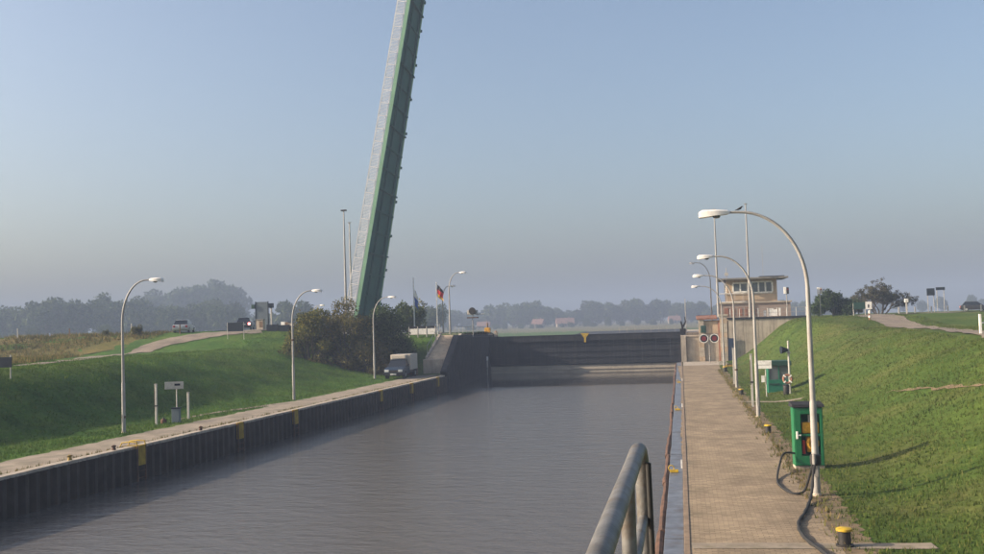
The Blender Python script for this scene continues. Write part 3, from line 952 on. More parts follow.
# ------------------------------------------------------------------ concrete stair at the left abutment
cs = thing('concrete_stair', 'concrete stair with steps paled for sun climbing the bank left of the dark wing wall', 'stair', (-24.6, 97.8, 0))
MB().b2(-1.0, 1.55, 0, 1.0, -0.2, 1.55).build('base_block', M['concrete'], cs, bevel=0.03)
nst = 13
sm = MB().b2(-0.72, 1.15, 0, 0.52, -0.6, 0.0).mesh('step', M['step_sunpale'])
for k in range(nst):
    link('step', sm, cs, (0, 0.99 + k * 0.47, 1.55 + (k + 1) * 0.178))
MB().add([(-1.0, 0.95, 1.4), (-0.73, 0.95, 1.4), (-0.73, 7.3, 3.95), (-1.0, 7.3, 3.95), (-1.0, 0.95, 1.75), (-0.73, 0.95, 1.75), (-0.73, 7.3, 4.2), (-1.0, 7.3, 4.2)],
         [(0, 1, 2, 3), (4, 7, 6, 5), (0, 4, 5, 1), (1, 5, 6, 2), (2, 6, 7, 3), (3, 7, 4, 0)]).build('side_wall', M['concrete'], cs)
MB().add([(1.16, 0.95, 1.2), (1.5, 0.95, 1.2), (1.5, 7.3, 3.75), (1.16, 7.3, 3.75), (1.16, 0.95, 1.62), (1.5, 0.95, 1.62), (1.5, 7.3, 3.98), (1.16, 7.3, 3.98)],
         [(0, 1, 2, 3), (4, 7, 6, 5), (0, 4, 5, 1), (1, 5, 6, 2), (2, 6, 7, 3), (3, 7, 4, 0)]).build('side_wall', M['concrete_pale'], cs)
for k in range(4):
    y_ = 1.3 + k * 1.9
    MB().tube([(-0.86, y_, 1.7 + (y_ - 0.95) * 0.386), (-0.86, y_, 2.75 + (y_ - 0.95) * 0.386)], 0.03, 6).build('rail_post', M['lampgrey'], cs)
MB().tube([(-0.86, 1.3, 2.88), (-0.86, 7.0, 5.08)], 0.03, 6).build('hand_rail', M['lampgrey'], cs)

bb = thing('board_stack', 'low stack of orange brown boards behind the parked truck', 'boards', (-26.8, 97.2, 0.0), R(4))
for k in range(5):
    MB().b2(-0.9, 0.75, -0.3, 0.3, 0.10 + k * 0.13, 0.10 + k * 0.13 + 0.115).build('board', M['wood'] if k % 2 else M['terra'], bb)
for s in (-0.6, 0.5):
    MB().b2(s - 0.06, s + 0.06, -0.3, 0.3, 0.0, 0.098).build('bearer', M['wood'], bb)

# white panel fence on the dike above the stair
wf = thing('panel_fence', 'row of white fence panels with a dark top on the dike', 'fence', (-28.8, 104.4, 3.9))
for k in range(3):
    MB().b2(0.10 + k * 0.97, 0.10 + k * 0.97 + 0.93, 0, 0.05, 0.10, 0.72).build('panel', M['white'], wf, bevel=0.005)
MB().b2(-0.1, 3.05, 0.0, 0.09, 0.76, 0.98).build('top_board', M['roofdark'], wf)
for k in range(4):
    MB().b2(-0.03 + k * 0.97, 0.06 + k * 0.97, -0.02, 0.06, -0.2, 0.95).build('post', M['offwhite'], wf)

# ------------------------------------------------------------------ flagpoles and flags
def flagpole(label, loc, h):
    t = thing('flagpole', label, 'flagpole', loc, 0, 'flagpoles on the dike')
    MB().tube([(0, 0, -0.2), (0, 0, h)], [0.075, 0.05], 8).build('pole', M['white'], t, smooth=True)
    MB().lathe([(0.02, 0), (0.08, 0.05), (0.08, 0.1), (0.02, 0.15)], (0, 0, h), 8).build('finial', M['white'], t, smooth=True)
flagpole('white flagpole with the blue and white flag on the dike', (-30.2, 112, 4.0), 6.35)
flagpole('white flagpole with the black and red flag on the dike', (-26.0, 106, 3.8), 5.7)
def flag(label, loc, w, h, bands):
    t = thing('flag', label, 'flag', loc)
    nu, nv = 10, 12
    vtot = 0.0
    for (frac, mat) in bands:
        mb = MB()
        vs, fs = [], []
        for j in range(nv + 1):
            q = (vtot + frac * j / nv)          # across the flag, hanging limp: bands fold downward
            for i in range(nu + 1):
                s_ = i / nu
                x = s_ * w * 0.62 + 0.06 * math.sin(q * 9 + s_ * 5)
                z = -q * h - s_ * h * 0.45
                yv = 0.10 * math.sin(s_ * 7 + q * 3) * s_
                vs.append((0.06 + x, yv, z))
        for j in range(nv):
            for i in range(nu):
                a = j * (nu + 1) + i
                fs.append((a, a + 1, a + nu + 2, a + nu + 1))
        # thickness by a second skin
        n = len(vs)
        vs2 = [(x, y_ + 0.012, z) for x, y_, z in vs]
        mb.add(vs + vs2, fs + [tuple(k + n for k in reversed(f)) for f in fs])
        mb.build('band', M[mat], t, smooth=True)
        vtot += frac
flag('limp black and red flag on the right hand flagpole', (-26.0, 106, 9.35), 1.05, 1.25, [(0.33, 'flagblack'), (0.45, 'flagred'), (0.22, 'flaggold')])
flag('limp blue and white flag on the left hand flagpole', (-30.2, 112, 9.2), 0.7, 1.7, [(0.45, 'white'), (0.55, 'flagblue')])

# round searchlight on a post left of the gate
dr = thing('searchlight', 'round dark and white searchlight on a post above the wing wall', 'searchlight', (-22.9, 110, 3.5))
MB().tube([(0, 0, 0), (0, 0, 2.55)], 0.05, 8).build('post', M['lampgrey'], dr)
MB().b2(-0.62, 0.62, -0.25, 0.25, 2.10, 2.22).build('platform', M['rust'], dr, bevel=0.02)
MB().b2(-0.58, 0.58, -0.2, 0.3, 2.5, 3.0).build('drum', M['offwhite'], dr, bevel=0.05)
MB().tube([(0.05, -0.38, 2.9), (0.05, -0.201, 2.9)], [0.40, 0.36], 18).build('lens', M['black'], dr)
MB().tube([(0.45, 0, 2.5), (1.0, 0, 2.55)], [0.05, 0.05], 6).build('side_arm', M['lampgrey'], dr)
MB().box((1.15, 0, 2.55), (0.42, 0.2, 0.13)).build('side_lamp', M['white'], dr, bevel=0.03)
# railing along the top of the wing wall
wr = thing('wall_railing', 'thin steel railing along the top of the dark wing wall', 'railing', (0, 0, 0))
for k in range(9):
    y_ = 103 + k * 2.4
    MB().tube([(xq(y_) - 0.2, y_, 3.5), (xq(y_) - 0.2, y_, 4.75 - 0.014 * (y_ - 103))], 0.025, 6).build('post', M['lampgrey'], wr)
for z in (0.0, -0.5):
    MB().tube([(xq(103) - 0.2, 103, 4.75 + z), (xq(122.2) - 0.2, 122.2, 4.48 + z)], 0.022, 6).build('rail', M['lampgrey'], wr)

# ------------------------------------------------------------------ right side: stone pier, terrace and control building
tr = thing('terrace_wall', 'long concrete retaining wall below the control building', 'retaining wall', (0, 113, 0))
for k in range(5):
    x0 = 5.15 + k * 1.62
    MB().b2(x0, x0 + 1.6, 0.0, 0.4, -0.5, 4.52).build('wall_panel', M['concrete'], tr, bevel=0.012)
MB().b2(5.05, 13.5, -0.10, 0.5, 4.522, 4.75).build('coping', M['roofdark'], tr, bevel=0.015)
MB().b2(5.15, 13.4, 0.4, 14, -0.5, 4.68).build('fill', M['concrete'], tr)
for k in range(9):
    x = 5.4 + k * 1.0
    MB().b2(x - 0.025, x + 0.025, 0.16, 0.21, 4.75, 5.68).build('rail_post', M['white'], tr)
for z in (5.2, 5.68):
    MB().tube([(5.4, 0.185, z), (13.4, 0.185, z)], 0.022, 6).build('hand_rail', M['lampgrey'], tr)

sp = thing('stone_pier', 'pale stone pier with tiled top beside the canal at the end of the towpath', 'pier', (0, 113.3, 0))
MB().b2(2.25, 4.95, 0.35, 3.5, -0.3, 4.5).build('core', M['render'], sp)
cid = 0
for (xa, xb, ya, zt) in ((1.95, 2.52, 0.0, 4.75), (4.25, 5.03, -0.25, 4.95)):
    z = 0.0
    while z < zt - 0.05:
        h_ = min(0.52, zt - z)
        j = rng.uniform(-0.012, 0.012)
        MB().b2(xa + j, xb + j, ya, 0.6, z + 0.008, z + h_ - 0.008).build('stone_block', M['concrete_pale'] if cid % 3 else M['render'], sp, bevel=0.015)
        z += h_; cid += 1
MB().b2(2.55, 4.22, 0.22, 0.348, 3.05, 4.4).build('lintel', M['render'], sp, bevel=0.02)
for k in range(3):
    MB().b2(2.56 + k * 0.56, 2.56 + k * 0.56 + 0.53, 0.26, 0.346, 0.0, 3.0).build('wall_panel', M['concrete_pale'], sp, bevel=0.01)
MB().b2(4.05, 4.24, 0.12, 0.347, 0.0, 4.45).build('brown_strip', M['terra'], sp)
MB().b2(4.15, 5.15, -0.35, 0.7, 4.955, 5.15).build('capital', M['concrete_pale'], sp, bevel=0.03)
rfm = MB().add([(0, -0.1, 4.62), (0.36, -0.1, 4.62), (0.36, 3.6, 4.95), (0, 3.6, 4.95), (0, -0.1, 4.78), (0.36, -0.1, 4.78), (0.36, 3.6, 5.11), (0, 3.6, 5.11)],
               [(0, 1, 2, 3), (4, 7, 6, 5), (0, 4, 5, 1), (1, 5, 6, 2), (2, 6, 7, 3), (3, 7, 4, 0)]).mesh('roof_tile', M['terra'])
for k in range(6):
    link('roof_tile', rfm, sp, (1.75 + k * 0.375, 0, 0.01 * (k % 2)))
MB().b2(0.55, 1.93, 0.5, 2.8, -0.3, 2.75).build('side_wall', M['concrete_pale'], sp, bevel=0.02)
MB().b2(0.5, 1.94, 0.4, 2.9, 2.752, 2.9).build('side_coping', M['concrete'], sp, bevel=0.02)
bd = thing('steel_door', 'tall narrow blue steel door right of the stone pier', 'door', (5.35, 112.75, 0))
MB().b2(-0.30, 0.30, 0.0, 0.08, 0.02, 2.5).build('leaf', M['blue'], bd, bevel=0.01)
MB().b2(-0.36, -0.305, -0.02, 0.12, 0, 2.58).build('frame_post', M['boardback'], bd)
MB().b2(0.305, 0.36, -0.02, 0.12, 0, 2.58).build('frame_post', M['boardback'], bd)
MB().b2(0.16, 0.22, -0.05, 0.0, 1.05, 1.2).build('handle', M['lampgrey'], bd)
# chamber wall beyond the towpath, along the canal up to the gate
cw = thing('chamber_wall', 'right hand concrete chamber wall running to the lock gate', 'wall', (0, 0, 0))
for k in range(3):
    MB().b2(-0.05, 0.52, 113.4 + k * 4.2, 113.4 + k * 4.2 + 4.17, -4, 2.9).build('wall_panel', M['concrete'], cw, bevel=0.02)
MB().b2(0.52, 5.1, 116.9, 140, -1, 3.2).build('backfill', M['concrete'], cw)

# double red signal
sg = thing('canal_signal', 'double red ship signal with white rings on a post before the stone pier', 'signal', (2.95, 110.4, 0))
MB().tube([(0, 0, -0.1), (0, 0, 2.9)], 0.05, 8).build('post', M['lampgrey'], sg)
MB().b2(-0.75, 0.75, 0.03, 0.07, 2.55, 2.65).build('cross_bar', M['lampgrey'], sg)
ringp = [(0.40, 0.0), (0.52, 0.0), (0.52, 0.06), (0.40, 0.06)]
def disc(mat, r0, r1, y0, y1, cx, cz, name, parent, n=24):
    mb = MB()
    vs = []
    for (r, yv) in ((r0, y0), (r1, y0), (r1, y1), (r0, y1)):
        vs += [(cx + r * math.cos(2 * math.pi * k / n), yv, cz + r * math.sin(2 * math.pi * k / n)) for k in range(n)]
    fs = []
    for i in range(4):
        for k in range(n):
            a, b_ = i * n + k, i * n + (k + 1) % n
            c, d = ((i + 1) % 4) * n + (k + 1) % n, ((i + 1) % 4) * n + k
            fs.append((a, b_, c, d))
    mb.add(vs, fs)
    return mb.build(name, mat, parent)
for s in (-0.55, 0.55):
    MB().tube([(s, 0.02, 2.6), (s, -0.10, 2.6)], 0.42, 24).build('lamp_housing', M['black'], sg)
    disc(M['white'], 0.41, 0.475, -0.14, -0.02, s, 2.6, 'white_ring', sg)
    MB().tube([(s, -0.101, 2.6), (s, -0.13, 2.6)], 0.25, 20).build('red_lens', M['reddark'], sg)
MB().b2(-0.85, -0.28, -0.05, 0.25, 3.2, 4.0).build('upper_head', M['hutroof'], sg, bevel=0.05)
MB().tube([(-0.5, 0.1, 2.9), (-0.5, 0.1, 3.25)], 0.04, 6).build('bracket', M['lampgrey'], sg)

# dark hoist with white pole at the canal edge near the gate
ho = thing('hoist_post', 'dark hoist cluster with a slim white pole at the right gate end', 'hoist', (0.25, 117.5, 2.9))
MB().tube([(0.35, 0.0, 0), (0.35, 0.0, 4.2)], 0.05, 8).build('pole', M['white'], ho)
MB().tube([(-0.1, 0, 0), (-0.05, 0, 0.9), (-0.22, 0, 1.6)], [0.16, 0.13, 0.08], 8).build('column', M['black'], ho)
MB().tube([(-0.05, 0, 0.9), (0.3, 0, 1.5), (0.28, 0, 2.1)], [0.1, 0.09, 0.06], 8).build('jib', M['black'], ho)
MB().b2(-0.35, 0.3, -0.25, 0.25, 0.05, 0.75).build('drum_box', M['black'], ho, bevel=0.06)

cb = thing('control_building', 'lock control building with flat overhanging roof and white framed windows', 'control building', (0, 115.5, 4.68))
MB().b2(4.35, 12.1, 0, 6, 0, 1.6).build('brick_storey', M['brick'], cb)
MB().b2(4.2, 12.25, -0.15, 6.1, 1.602, 1.78).build('brick_coping', M['concrete_pale'], cb, bevel=0.02)
MB().b2(5.25, 10.75, 0.4, 5.2, 1.782, 4.3).build('upper_wall', M['render'], cb)
rf = MB().b2(4.3, 11.9, -0.9, 6.2, 4.302, 4.48).build('roof', M['roofslab'], cb, bevel=0.02)
MB().b2(8.9, 11.6, 0.3, 4.5, 4.482, 4.62).build('roof_deck', M['roofdark'], rf)
def window(parent, x0, x1, z0, z1, yv, nl):
    w = MB()
    w.b2(x0, x1, yv - 0.07, yv - 0.001, z1, z1 + 0.15)
    w.b2(x0, x1, yv - 0.07, yv - 0.001, z0 - 0.15, z0)
    q = (x1 - x0) / nl
    for k in range(nl + 1):
        w.b2(x0 + k * q - 0.085, x0 + k * q + 0.085, yv - 0.068, yv - 0.001, z0 + 0.001, z1 - 0.001)
    o = w.build('window', M['white'], parent)
    for k in range(nl):
        MB().b2(x0 + k * q + 0.086, x0 + (k + 1) * q - 0.086, yv - 0.03, yv - 0.0015, z0 + 0.002, z1 - 0.002).build('pane', M['pane'], o)
window(cb, 5.95, 7.55, 3.0, 3.85, 0.4, 2)
window(cb, 8.0, 10.25, 2.88, 3.92, 0.4, 3)
wl2 = MB()
for k in range(4):
    wl2.b2(5.18, 5.249, 0.9 + k * 1.2, 1.0 + k * 1.2, 3.0, 3.85)
wl2.b2(5.18, 5.249, 0.9, 4.6, 3.852, 3.95); wl2.b2(5.18, 5.249, 0.9, 4.6, 2.9, 2.998)
o_ = wl2.build('window', M['white'], cb)
for k in range(3):
    MB().b2(5.21, 5.2485, 1.002 + k * 1.2, 2.098 + k * 1.2, 3.002, 3.848).build('pane', M['pane'], o_)
MB().b2(5.2, 10.8, 0.34, 0.398, 2.62, 2.72).build('sill_band', M['concrete_pale'], cb)
for z in (1.8, 2.75):
    MB().tube([(4.3, -0.05, z + 0.02), (7.9, -0.05, z + 0.02)], 0.045, 6).build('balcony_rail', M['white'], cb)
for k in range(5):
    MB().tube([(4.3 + k * 0.9, -0.05, 1.78), (4.3 + k * 0.9, -0.05, 2.77)], 0.025, 6).build('balcony_post', M['lampgrey'], cb)
MB().tube([(5.3, 0.3, 4.48), (5.3, 0.3, 5.7)], 0.04, 6).build('antenna', M['lampgrey'], cb)
MB().b2(5.1, 5.5, 0.2, 0.4, 4.8, 5.15).build('antenna_box', M['offwhite'], cb)
MB().tube([(9.4, 1.5, 4.62), (9.4, 1.5, 8.2)], 0.018, 5).build('whip_antenna', M['lampgrey'], cb)
for k in range(5):
    MB().b2(4.9 + k * 0.75, 5.35 + k * 0.75, -0.03, -0.002, 0.25, 1.15).build('pilaster', M['terra'], cb)

wb = thing('white_barrier', 'small white barrier panels standing on the terrace before the brick storey', 'barrier', (10.0, 114.3, 4.68))
for k, (w_, h_) in enumerate(((0.30, 0.75), (0.55, 0.95), (0.42, 0.85), (0.2, 1.0))):
    MB().b2(-0.95 + k * 0.55, -0.95 + k * 0.55 + w_, 0, 0.06, 0.12, h_).build('panel', M['white'], wb, bevel=0.02)
for k in range(4):
    MB().b2(-0.85 + k * 0.55, -0.79 + k * 0.55, -0.1, 0.16, 0, 0.118).build('foot', M['lampgrey'], wb)
def small_signal(label, loc, h, mat2):
    t = thing('signal_post', label, 'signal', loc, 0, 'small signal posts on the right dike')
    MB().tube([(0, 0, -0.1), (0, 0, h)], 0.05, 8).build('post', M['lampgrey'], t)
    MB().b2(-0.28, 0.0, -0.12, 0.12, h, h + 0.75).build('head_half', M['white'], t, bevel=0.03)
    MB().b2(0.003, 0.26, -0.12, 0.12, h, h + 0.72).build('head_half', M[mat2], t, bevel=0.03)
    MB().tube([(0.12, -0.121, h + 0.5), (0.12, -0.17, h + 0.5)], 0.09, 12).build('lens', M['reddark'], t)
small_signal('small white and black signal right of the control building', (11.6, 114.4, 4.68), 2.5, 'black')
small_signal('white topped signal post left of the dark conifer bush', (15.6, 118.0, 4.5), 2.6, 'offwhite')

# ------------------------------------------------------------------ right bank furniture
def bollard(label, loc, k=1.0):
    t = thing('bollard', label, 'bollard', loc, 0, 'black bollards with yellow caps along the towpath')
    MB().lathe([(0.19 * k, 0.0), (0.19 * k, 0.03), (0.135 * k, 0.04), (0.13 * k, 0.31 * k)], n=20).build('stem', M['black'], t, smooth=True)
    MB().lathe([(0.13 * k, 0.311 * k), (0.175 * k, 0.325 * k), (0.175 * k, 0.365 * k), (0.14 * k, 0.385 * k)], n=20).build('cap', M['yellow'], t, smooth=True)
bollard('black bollard with yellow cap nearest the camera at the cross slab', (3.3, 22.85, 0.03))
bollard('second black and yellow bollard, between the glazed cabinet and the second lamp', (3.5, 44.4, 0.0), 0.9)
bollard('third black and yellow bollard, beyond the second lamp', (3.6, 65.3, 0.0), 1.0)
bollard('fourth and farthest yellow capped bollard near the stone pier', (3.75, 92.0, 0.0), 1.25)

# green glazed rescue cabinet
gc = thing('rescue_cabinet', 'green cabinet with glazed door and yellow gear inside beside the first lamp', 'cabinet', (3.95, 34.4, 0.0), R(3))
W2, D2, H2 = 0.46, 0.28, 2.0
MB().b2(-W2, W2, -D2, D2, 0.0, 0.09).build('plinth', M['concrete'], gc, bevel=0.01)
MB().b2(-W2, W2, D2 - 0.04, D2, 0.092, H2).build('back_panel', M['boxgreen'], gc)
MB().b2(-W2, -W2 + 0.04, -D2, D2 - 0.042, 0.092, H2).build('side_panel', M['boxgreen'], gc)
MB().b2(W2 - 0.04, W2, -D2, D2 - 0.042, 0.092, H2).build('side_panel', M['boxgreen'], gc)
MB().add([(-W2 - 0.06, -D2 - 0.09, H2 + 0.002), (W2 + 0.06, -D2 - 0.09, H2 + 0.002), (W2 + 0.06, D2 + 0.06, H2 + 0.002), (-W2 - 0.06, D2 + 0.06, H2 + 0.002),
          (-W2 - 0.04, -D2 - 0.06, H2 + 0.09), (W2 + 0.04, -D2 - 0.06, H2 + 0.09), (W2 + 0.04, D2 + 0.04, H2 + 0.15), (-W2 - 0.04, D2 + 0.04, H2 + 0.15)],
         [(0, 1, 2, 3), (4, 7, 6, 5), (0, 4, 5, 1), (1, 5, 6, 2), (2, 6, 7, 3), (3, 7, 4, 0)]).build('roof', M['roofdark'], gc, bevel=0.01)
dm = MB()
y0, y1 = -D2 - 0.045, -D2 - 0.004
dm.b2(-W2 + 0.02, -0.25, y0, y1, 0.12, H2 - 0.03)
dm.b2(0.36, W2 - 0.02, y0, y1, 0.12, H2 - 0.03)
dm.b2(-0.249, 0.359, y0, y1, H2 - 0.22, H2 - 0.03)
dm.b2(-0.249, 0.359, y0, y1, 0.12, 0.42)
dm.b2(-0.249, 0.359, y0, y1, 1.06, 1.13)
dr_ = dm.build('door', M['boxgreen'], gc, bevel=0.006)
MB().b2(-0.41, -0.35, y0 - 0.05, y0 - 0.001, 0.98, 1.22).build('handle', M['white'], dr_, bevel=0.01)
MB().b2(-0.349, -0.26, y0 - 0.04, y0 - 0.012, 1.08, 1.12).build('lever', M['white'], dr_)
MB().b2(-0.2, 0.34, -0.24, 0.05, 1.14, 1.5).build('yellow_case', M['orange'], gc, bevel=0.05)
MB().tube([(0.12 + 0.15 * math.cos(a), -0.24, 0.82 + 0.17 * math.sin(a)) for a in [k * math.pi / 10 for k in range(21)]], 0.055, 8).build('life_ring', M['orange'], gc, smooth=True)
MB().b2(-0.06, 0.30, -0.18, 0.05, 0.52, 1.02).build('yellow_case', M['orange'], gc, bevel=0.05)
MB().tube([(-0.16, -0.22, 0.48), (-0.16, -0.22, 0.92)], 0.05, 8).build('red_cylinder', M['red'], gc, smooth=True)
MB().tube([(0.04, -0.16, 1.45), (0.04, -0.16, 1.74)], 0.03, 8).build('white_rod', M['offwhite'], gc)
MB().tube([(0.2, -0.16, 1.45), (0.2, -0.16, 1.72)], 0.025, 8).build('white_rod', M['offwhite'], gc)

# heavy black hose
def smooth_path(pts, sub=8):
    P = [Vector(p) for p in pts]
    out = []
    for i in range(len(P) - 1):
        p0, p1, p2, p3 = P[max(i - 1, 0)], P[i], P[i + 1], P[min(i + 2, len(P) - 1)]
        for k in range(sub):
            t = k / sub
            out.append(0.5 * ((2 * p1) + (p2 - p0) * t + (2 * p0 - 5 * p1 + 4 * p2 - p3) * t * t + (3 * p1 - p0 - 3 * p2 + p3) * t ** 3))
    out.append(P[-1])
    return out
hz = MB().tube(smooth_path([(3.52, 34.15, 0.50), (3.15, 34.0, 0.52), (2.95, 33.5, 0.25), (2.72, 31.9, 0.06), (2.66, 30.7, 0.05), (2.80, 29.5, 0.05), (3.02, 29.2, 0.05), (3.22, 29.3, 0.12), (3.35, 29.1, 0.55), (3.46, 28.98, 0.98)]), 0.034, 8).build('hose', M['rubber'], smooth=True)
tag(hz, 'black hose looping from the green cabinet to the first lamp post', 'hose')
hz2 = MB().tube(smooth_path([(3.52, 28.97, 1.0), (3.42, 28.8, 0.7), (3.30, 28.4, 0.2), (3.12, 27.6, 0.055), (2.86, 26.3, 0.06), (2.62, 25.3, 0.06), (2.52, 24.3, 0.06), (2.56, 23.2, 0.07), (2.72, 22.2, 0.08), (2.9, 21.0, 0.07)]), [0.042 + 0.008 * math.sin(k * 1.1) for k in range(9 * 8 + 1)], 8).build('hose', M['rubber'], smooth=True)
tag(hz2, 'thick black hose running from the first lamp post down the path towards the camera', 'hose')
ck = thing('hose_clamp', 'dark clamp holding the hoses on the first lamp post', 'clamp', (3.53, 29.13, 0.85))
MB().lathe([(0.12, 0), (0.15, 0.03), (0.15, 0.26), (0.12, 0.3)], n=14).build('band', M['black'], ck)
MB().tube([(-0.06, -0.2, 0.05), (-0.06, -0.2, 0.34)], 0.05, 8).build('nozzle', M['lampgrey'], ck)

# green hut with window panes
hu = thing('green_hut', 'small green hut with grey panes beside the white sign on the right bank', 'hut', (6.0, 66.6, 0.0), R(2))
MB().b2(-0.68, 0.68, -0.45, 0.55, 0.0, 0.86).build('lower_wall', M['hutgreen'], hu, bevel=0.01)
for x in (-0.66, -0.03, 0.60):
    MB().b2(x, x + 0.08, -0.44, -0.36, 0.862, 1.75).build('mullion', M['hutgreen'], hu)
for x0, x1 in ((-0.578, -0.032), (0.052, 0.598)):
    MB().b2(x0, x1, -0.41, -0.39, 0.864, 1.748).build('pane', M['pane'], hu)
MB().b2(-0.66, 0.68, 0.45, 0.54, 0.862, 1.75).build('back_wall', M['hutgreen'], hu)
MB().b2(0.60, 0.68, -0.355, 0.448, 0.862, 1.75).build('side_wall', M['hutgreen'], hu)
MB().b2(-0.66, -0.58, -0.355, 0.448, 0.862, 1.75).build('side_wall', M['hutgreen'], hu)
MB().b2(-0.78, 0.78, -0.62, 0.68, 1.752, 2.06).build('roof', M['hutroof'], hu, bevel=0.03)
MB().b2(-0.6, 0.0, -0.50, -0.452, 0.55, 0.62).build('ledge', M['hutroof'], hu)

def signboard(name, label, loc, w, h, z0, mat, posts, post_h, rz=0.0, cat='sign', group=None, text=True):
    t = thing(name, label, cat, loc, rz, group)
    MB().b2(-w / 2, w / 2, -0.03, 0.0, z0, z0 + h).build('board', M[mat], t, bevel=0.008)
    for x in posts:
        MB().tube([(x, 0.04, -0.15), (x, 0.04, post_h)], 0.035, 8).build('post', M['offwhite'], t)
    return t
sb = signboard('sign', 'white sign board in front of the green hut', (4.9, 63.4, 0), 0.92, 0.5, 1.72, 'white', (0.1,), 1.9)
MB().b2(-0.18, 0.02, -0.06, -0.032, 0.9, 1.3).build('small_plate', M['white'], sb)
MB().b2(-0.36, 0.36, -0.036, -0.031, 1.93, 1.97).build('faint_line', M['offwhite'], sb)
def info_post(label, loc, h, mat='offwhite', dark=True):
    t = thing('marker_post', label, 'post', loc, 0, 'slim marker posts on the banks')
    MB().b2(-0.06, 0.06, -0.05, 0.05, -0.1, h).build('shaft', M[mat], t, bevel=0.01)
    MB().b2(-0.07, 0.07, -0.06, 0.06, h + 0.001, h + 0.06).build('cap', M['lampgrey'], t)
    if dark:
        MB().b2(-0.08, -0.061, -0.055, 0.055, h * 0.42, h * 0.9).build('side_strip', M['rust'], t)
        MB().b2(-0.085, 0.085, -0.075, 0.075, h * 0.46, h * 0.49).build('collar', M['black'], t)
    return t
info_post('tall white post left of the second right hand lamp', (3.72, 56.8, 0), 2.85)
info_post('tall slim post with a hose reel beside the towpath before the stone pier', (3.7, 75.5, 0), 2.6, dark=False)
cp = thing('loudspeaker_pole', 'white pole with a loudspeaker on top right of the green hut', 'pole', (6.36, 63.1, 0))
MB().tube([(0, 0, -0.1), (0, 0, 3.4)], 0.06, 8).build('pole', M['offwhite'], cp)
MB().tube([(-0.05, -0.02, 2.85), (-0.45, -0.12, 2.85)], [0.08, 0.24], 14).build('horn', M['boardback'], cp, smooth=True)
MB().b2(-0.12, 0.12, -0.1, 0.1, 2.65, 2.72).build('bracket', M['lampgrey'], cp)
lr = thing('life_ring', 'reddish life ring hanging on the loudspeaker pole', 'life ring', (6.3, 63.0, 1.1))
MB().tube([(-0.08 + 0.24 * math.cos(a), -0.1, 0.24 * math.sin(a)) for a in [k * math.pi / 12 for k in range(25)]], 0.07, 8).build('ring', M['terra'], lr, smooth=True)
for k in range(4):
    a = math.pi / 4 + k * math.pi / 2
    MB().box((-0.08 + 0.24 * math.cos(a), -0.1, 0.24 * math.sin(a)), (0.16, 0.155, 0.08), rot=Matrix.Rotation(-a, 3, 'Y')).build('white_band', M['white'], lr)
bx = thing('litter_bin', 'dark bin at the foot of the loudspeaker pole', 'bin', (6.14, 63.2, 0.0))
MB().lathe([(0.13, 0), (0.17, 0.05), (0.19, 0.62), (0.17, 0.68)], n=14).build('drum', M['black'], bx, smooth=True)
MB().lathe([(0.2, 0.681), (0.2, 0.72), (0.1, 0.76)], n=14).build('lid', M['roofdark'], bx)
yt = thing('yellow_chock', 'low yellow block beside the towpath near the stone pier', 'block', (4.6, 100.5, 0.0))
MB().prism([(-0.55, 0), (0.55, 0), (0.4, 0.22), (-0.4, 0.22)], -0.3, 0.3, 'y').build('body', M['yellow_dirty'], yt, bevel=0.03)
MB().b2(-0.3, 0.3, -0.2, 0.2, 0.222, 0.3).build('top_plate', M['black'], yt)

# right crest furniture
rp = thing('gate_post', 'short white post with a rail at the right edge beside the bank track', 'post', (15.95, 58.2, 3.5))
MB().b2(-0.06, 0.06, -0.06, 0.06, -0.2, 1.2).build('post', M['white'], rp, bevel=0.01)
MB().tube([(0.06, 0, 0.72), (1.6, 0.1, 0.75)], 0.035, 8).build('rail', M['white'], rp)
MB().b2(1.55, 1.67, 0.03, 0.15, -0.3, 1.2).build('post', M['white'], rp, bevel=0.01)
nb = thing('notice_board', 'wide olive notice board with a white sheet on the right dike', 'notice board', (19.1, 112, 4.5))
MB().b2(-0.95, 0.28, -0.03, 0.0, 0.75, 1.45).build('board', M['hutroof'], nb, bevel=0.01)
MB().b2(0.30, 0.95, -0.035, 0.0, 0.70, 1.50).build('white_sheet', M['white'], nb, bevel=0.01)
MB().b2(0.52, 0.68, -0.041, -0.036, 0.85, 1.2).build('dark_figure', M['roofdark'], nb)
for x in (-0.93, 0.25, 0.75):
    MB().tube([(x, 0.04, -0.3), (x, 0.04, 1.4)], 0.04, 6).build('post', M['offwhite'], nb)
rm_ = thing('marker_post', 'short white and red marker post beside the curving bank track', 'post', (17.1, 97.0, 4.2), 0, 'slim marker posts on the banks')
for k in range(4):
    MB().lathe([(0.075, 0), (0.075, 0.199)], (0, 0, k * 0.2), 10).build('band', M['white'] if k % 2 else M['terra'], rm_)
MB().lathe([(0.075, 0), (0.02, 0.1)], (0, 0, 0.8), 10).build('cap', M['white'], rm_)
pb = thing('post_box', 'pale post with a small white head on the right dike', 'post', (25.0, 119, 4.5))
MB().b2(-0.07, 0.07, -0.07, 0.07, -0.2, 1.35).build('shaft', M['offwhite'], pb)
MB().b2(-0.2, 0.2, -0.12, 0.12, 1.352, 1.75).build('head', M['white'], pb, bevel=0.03)
def stand_panel(label, loc, w, h, z0):
    t = thing('raised_panel', label, 'panel', loc, 0, 'dark raised panels on the far right dike')
    MB().b2(-w / 2, w / 2, -0.1, 0.0, z0, z0 + h).build('panel', M['boardback'], t, bevel=0.02)
    for x in (-w * 0.38, w * 0.38):
        MB().tube([(x, 0.05, -0.3), (x, 0.05, z0 + h * 0.8)], 0.05, 6).build('leg', M['lampgrey'], t)
stand_panel('squarish dark panel on two legs, left of the far pair', (34.8, 150, 4.4), 1.05, 1.0, 2.5)
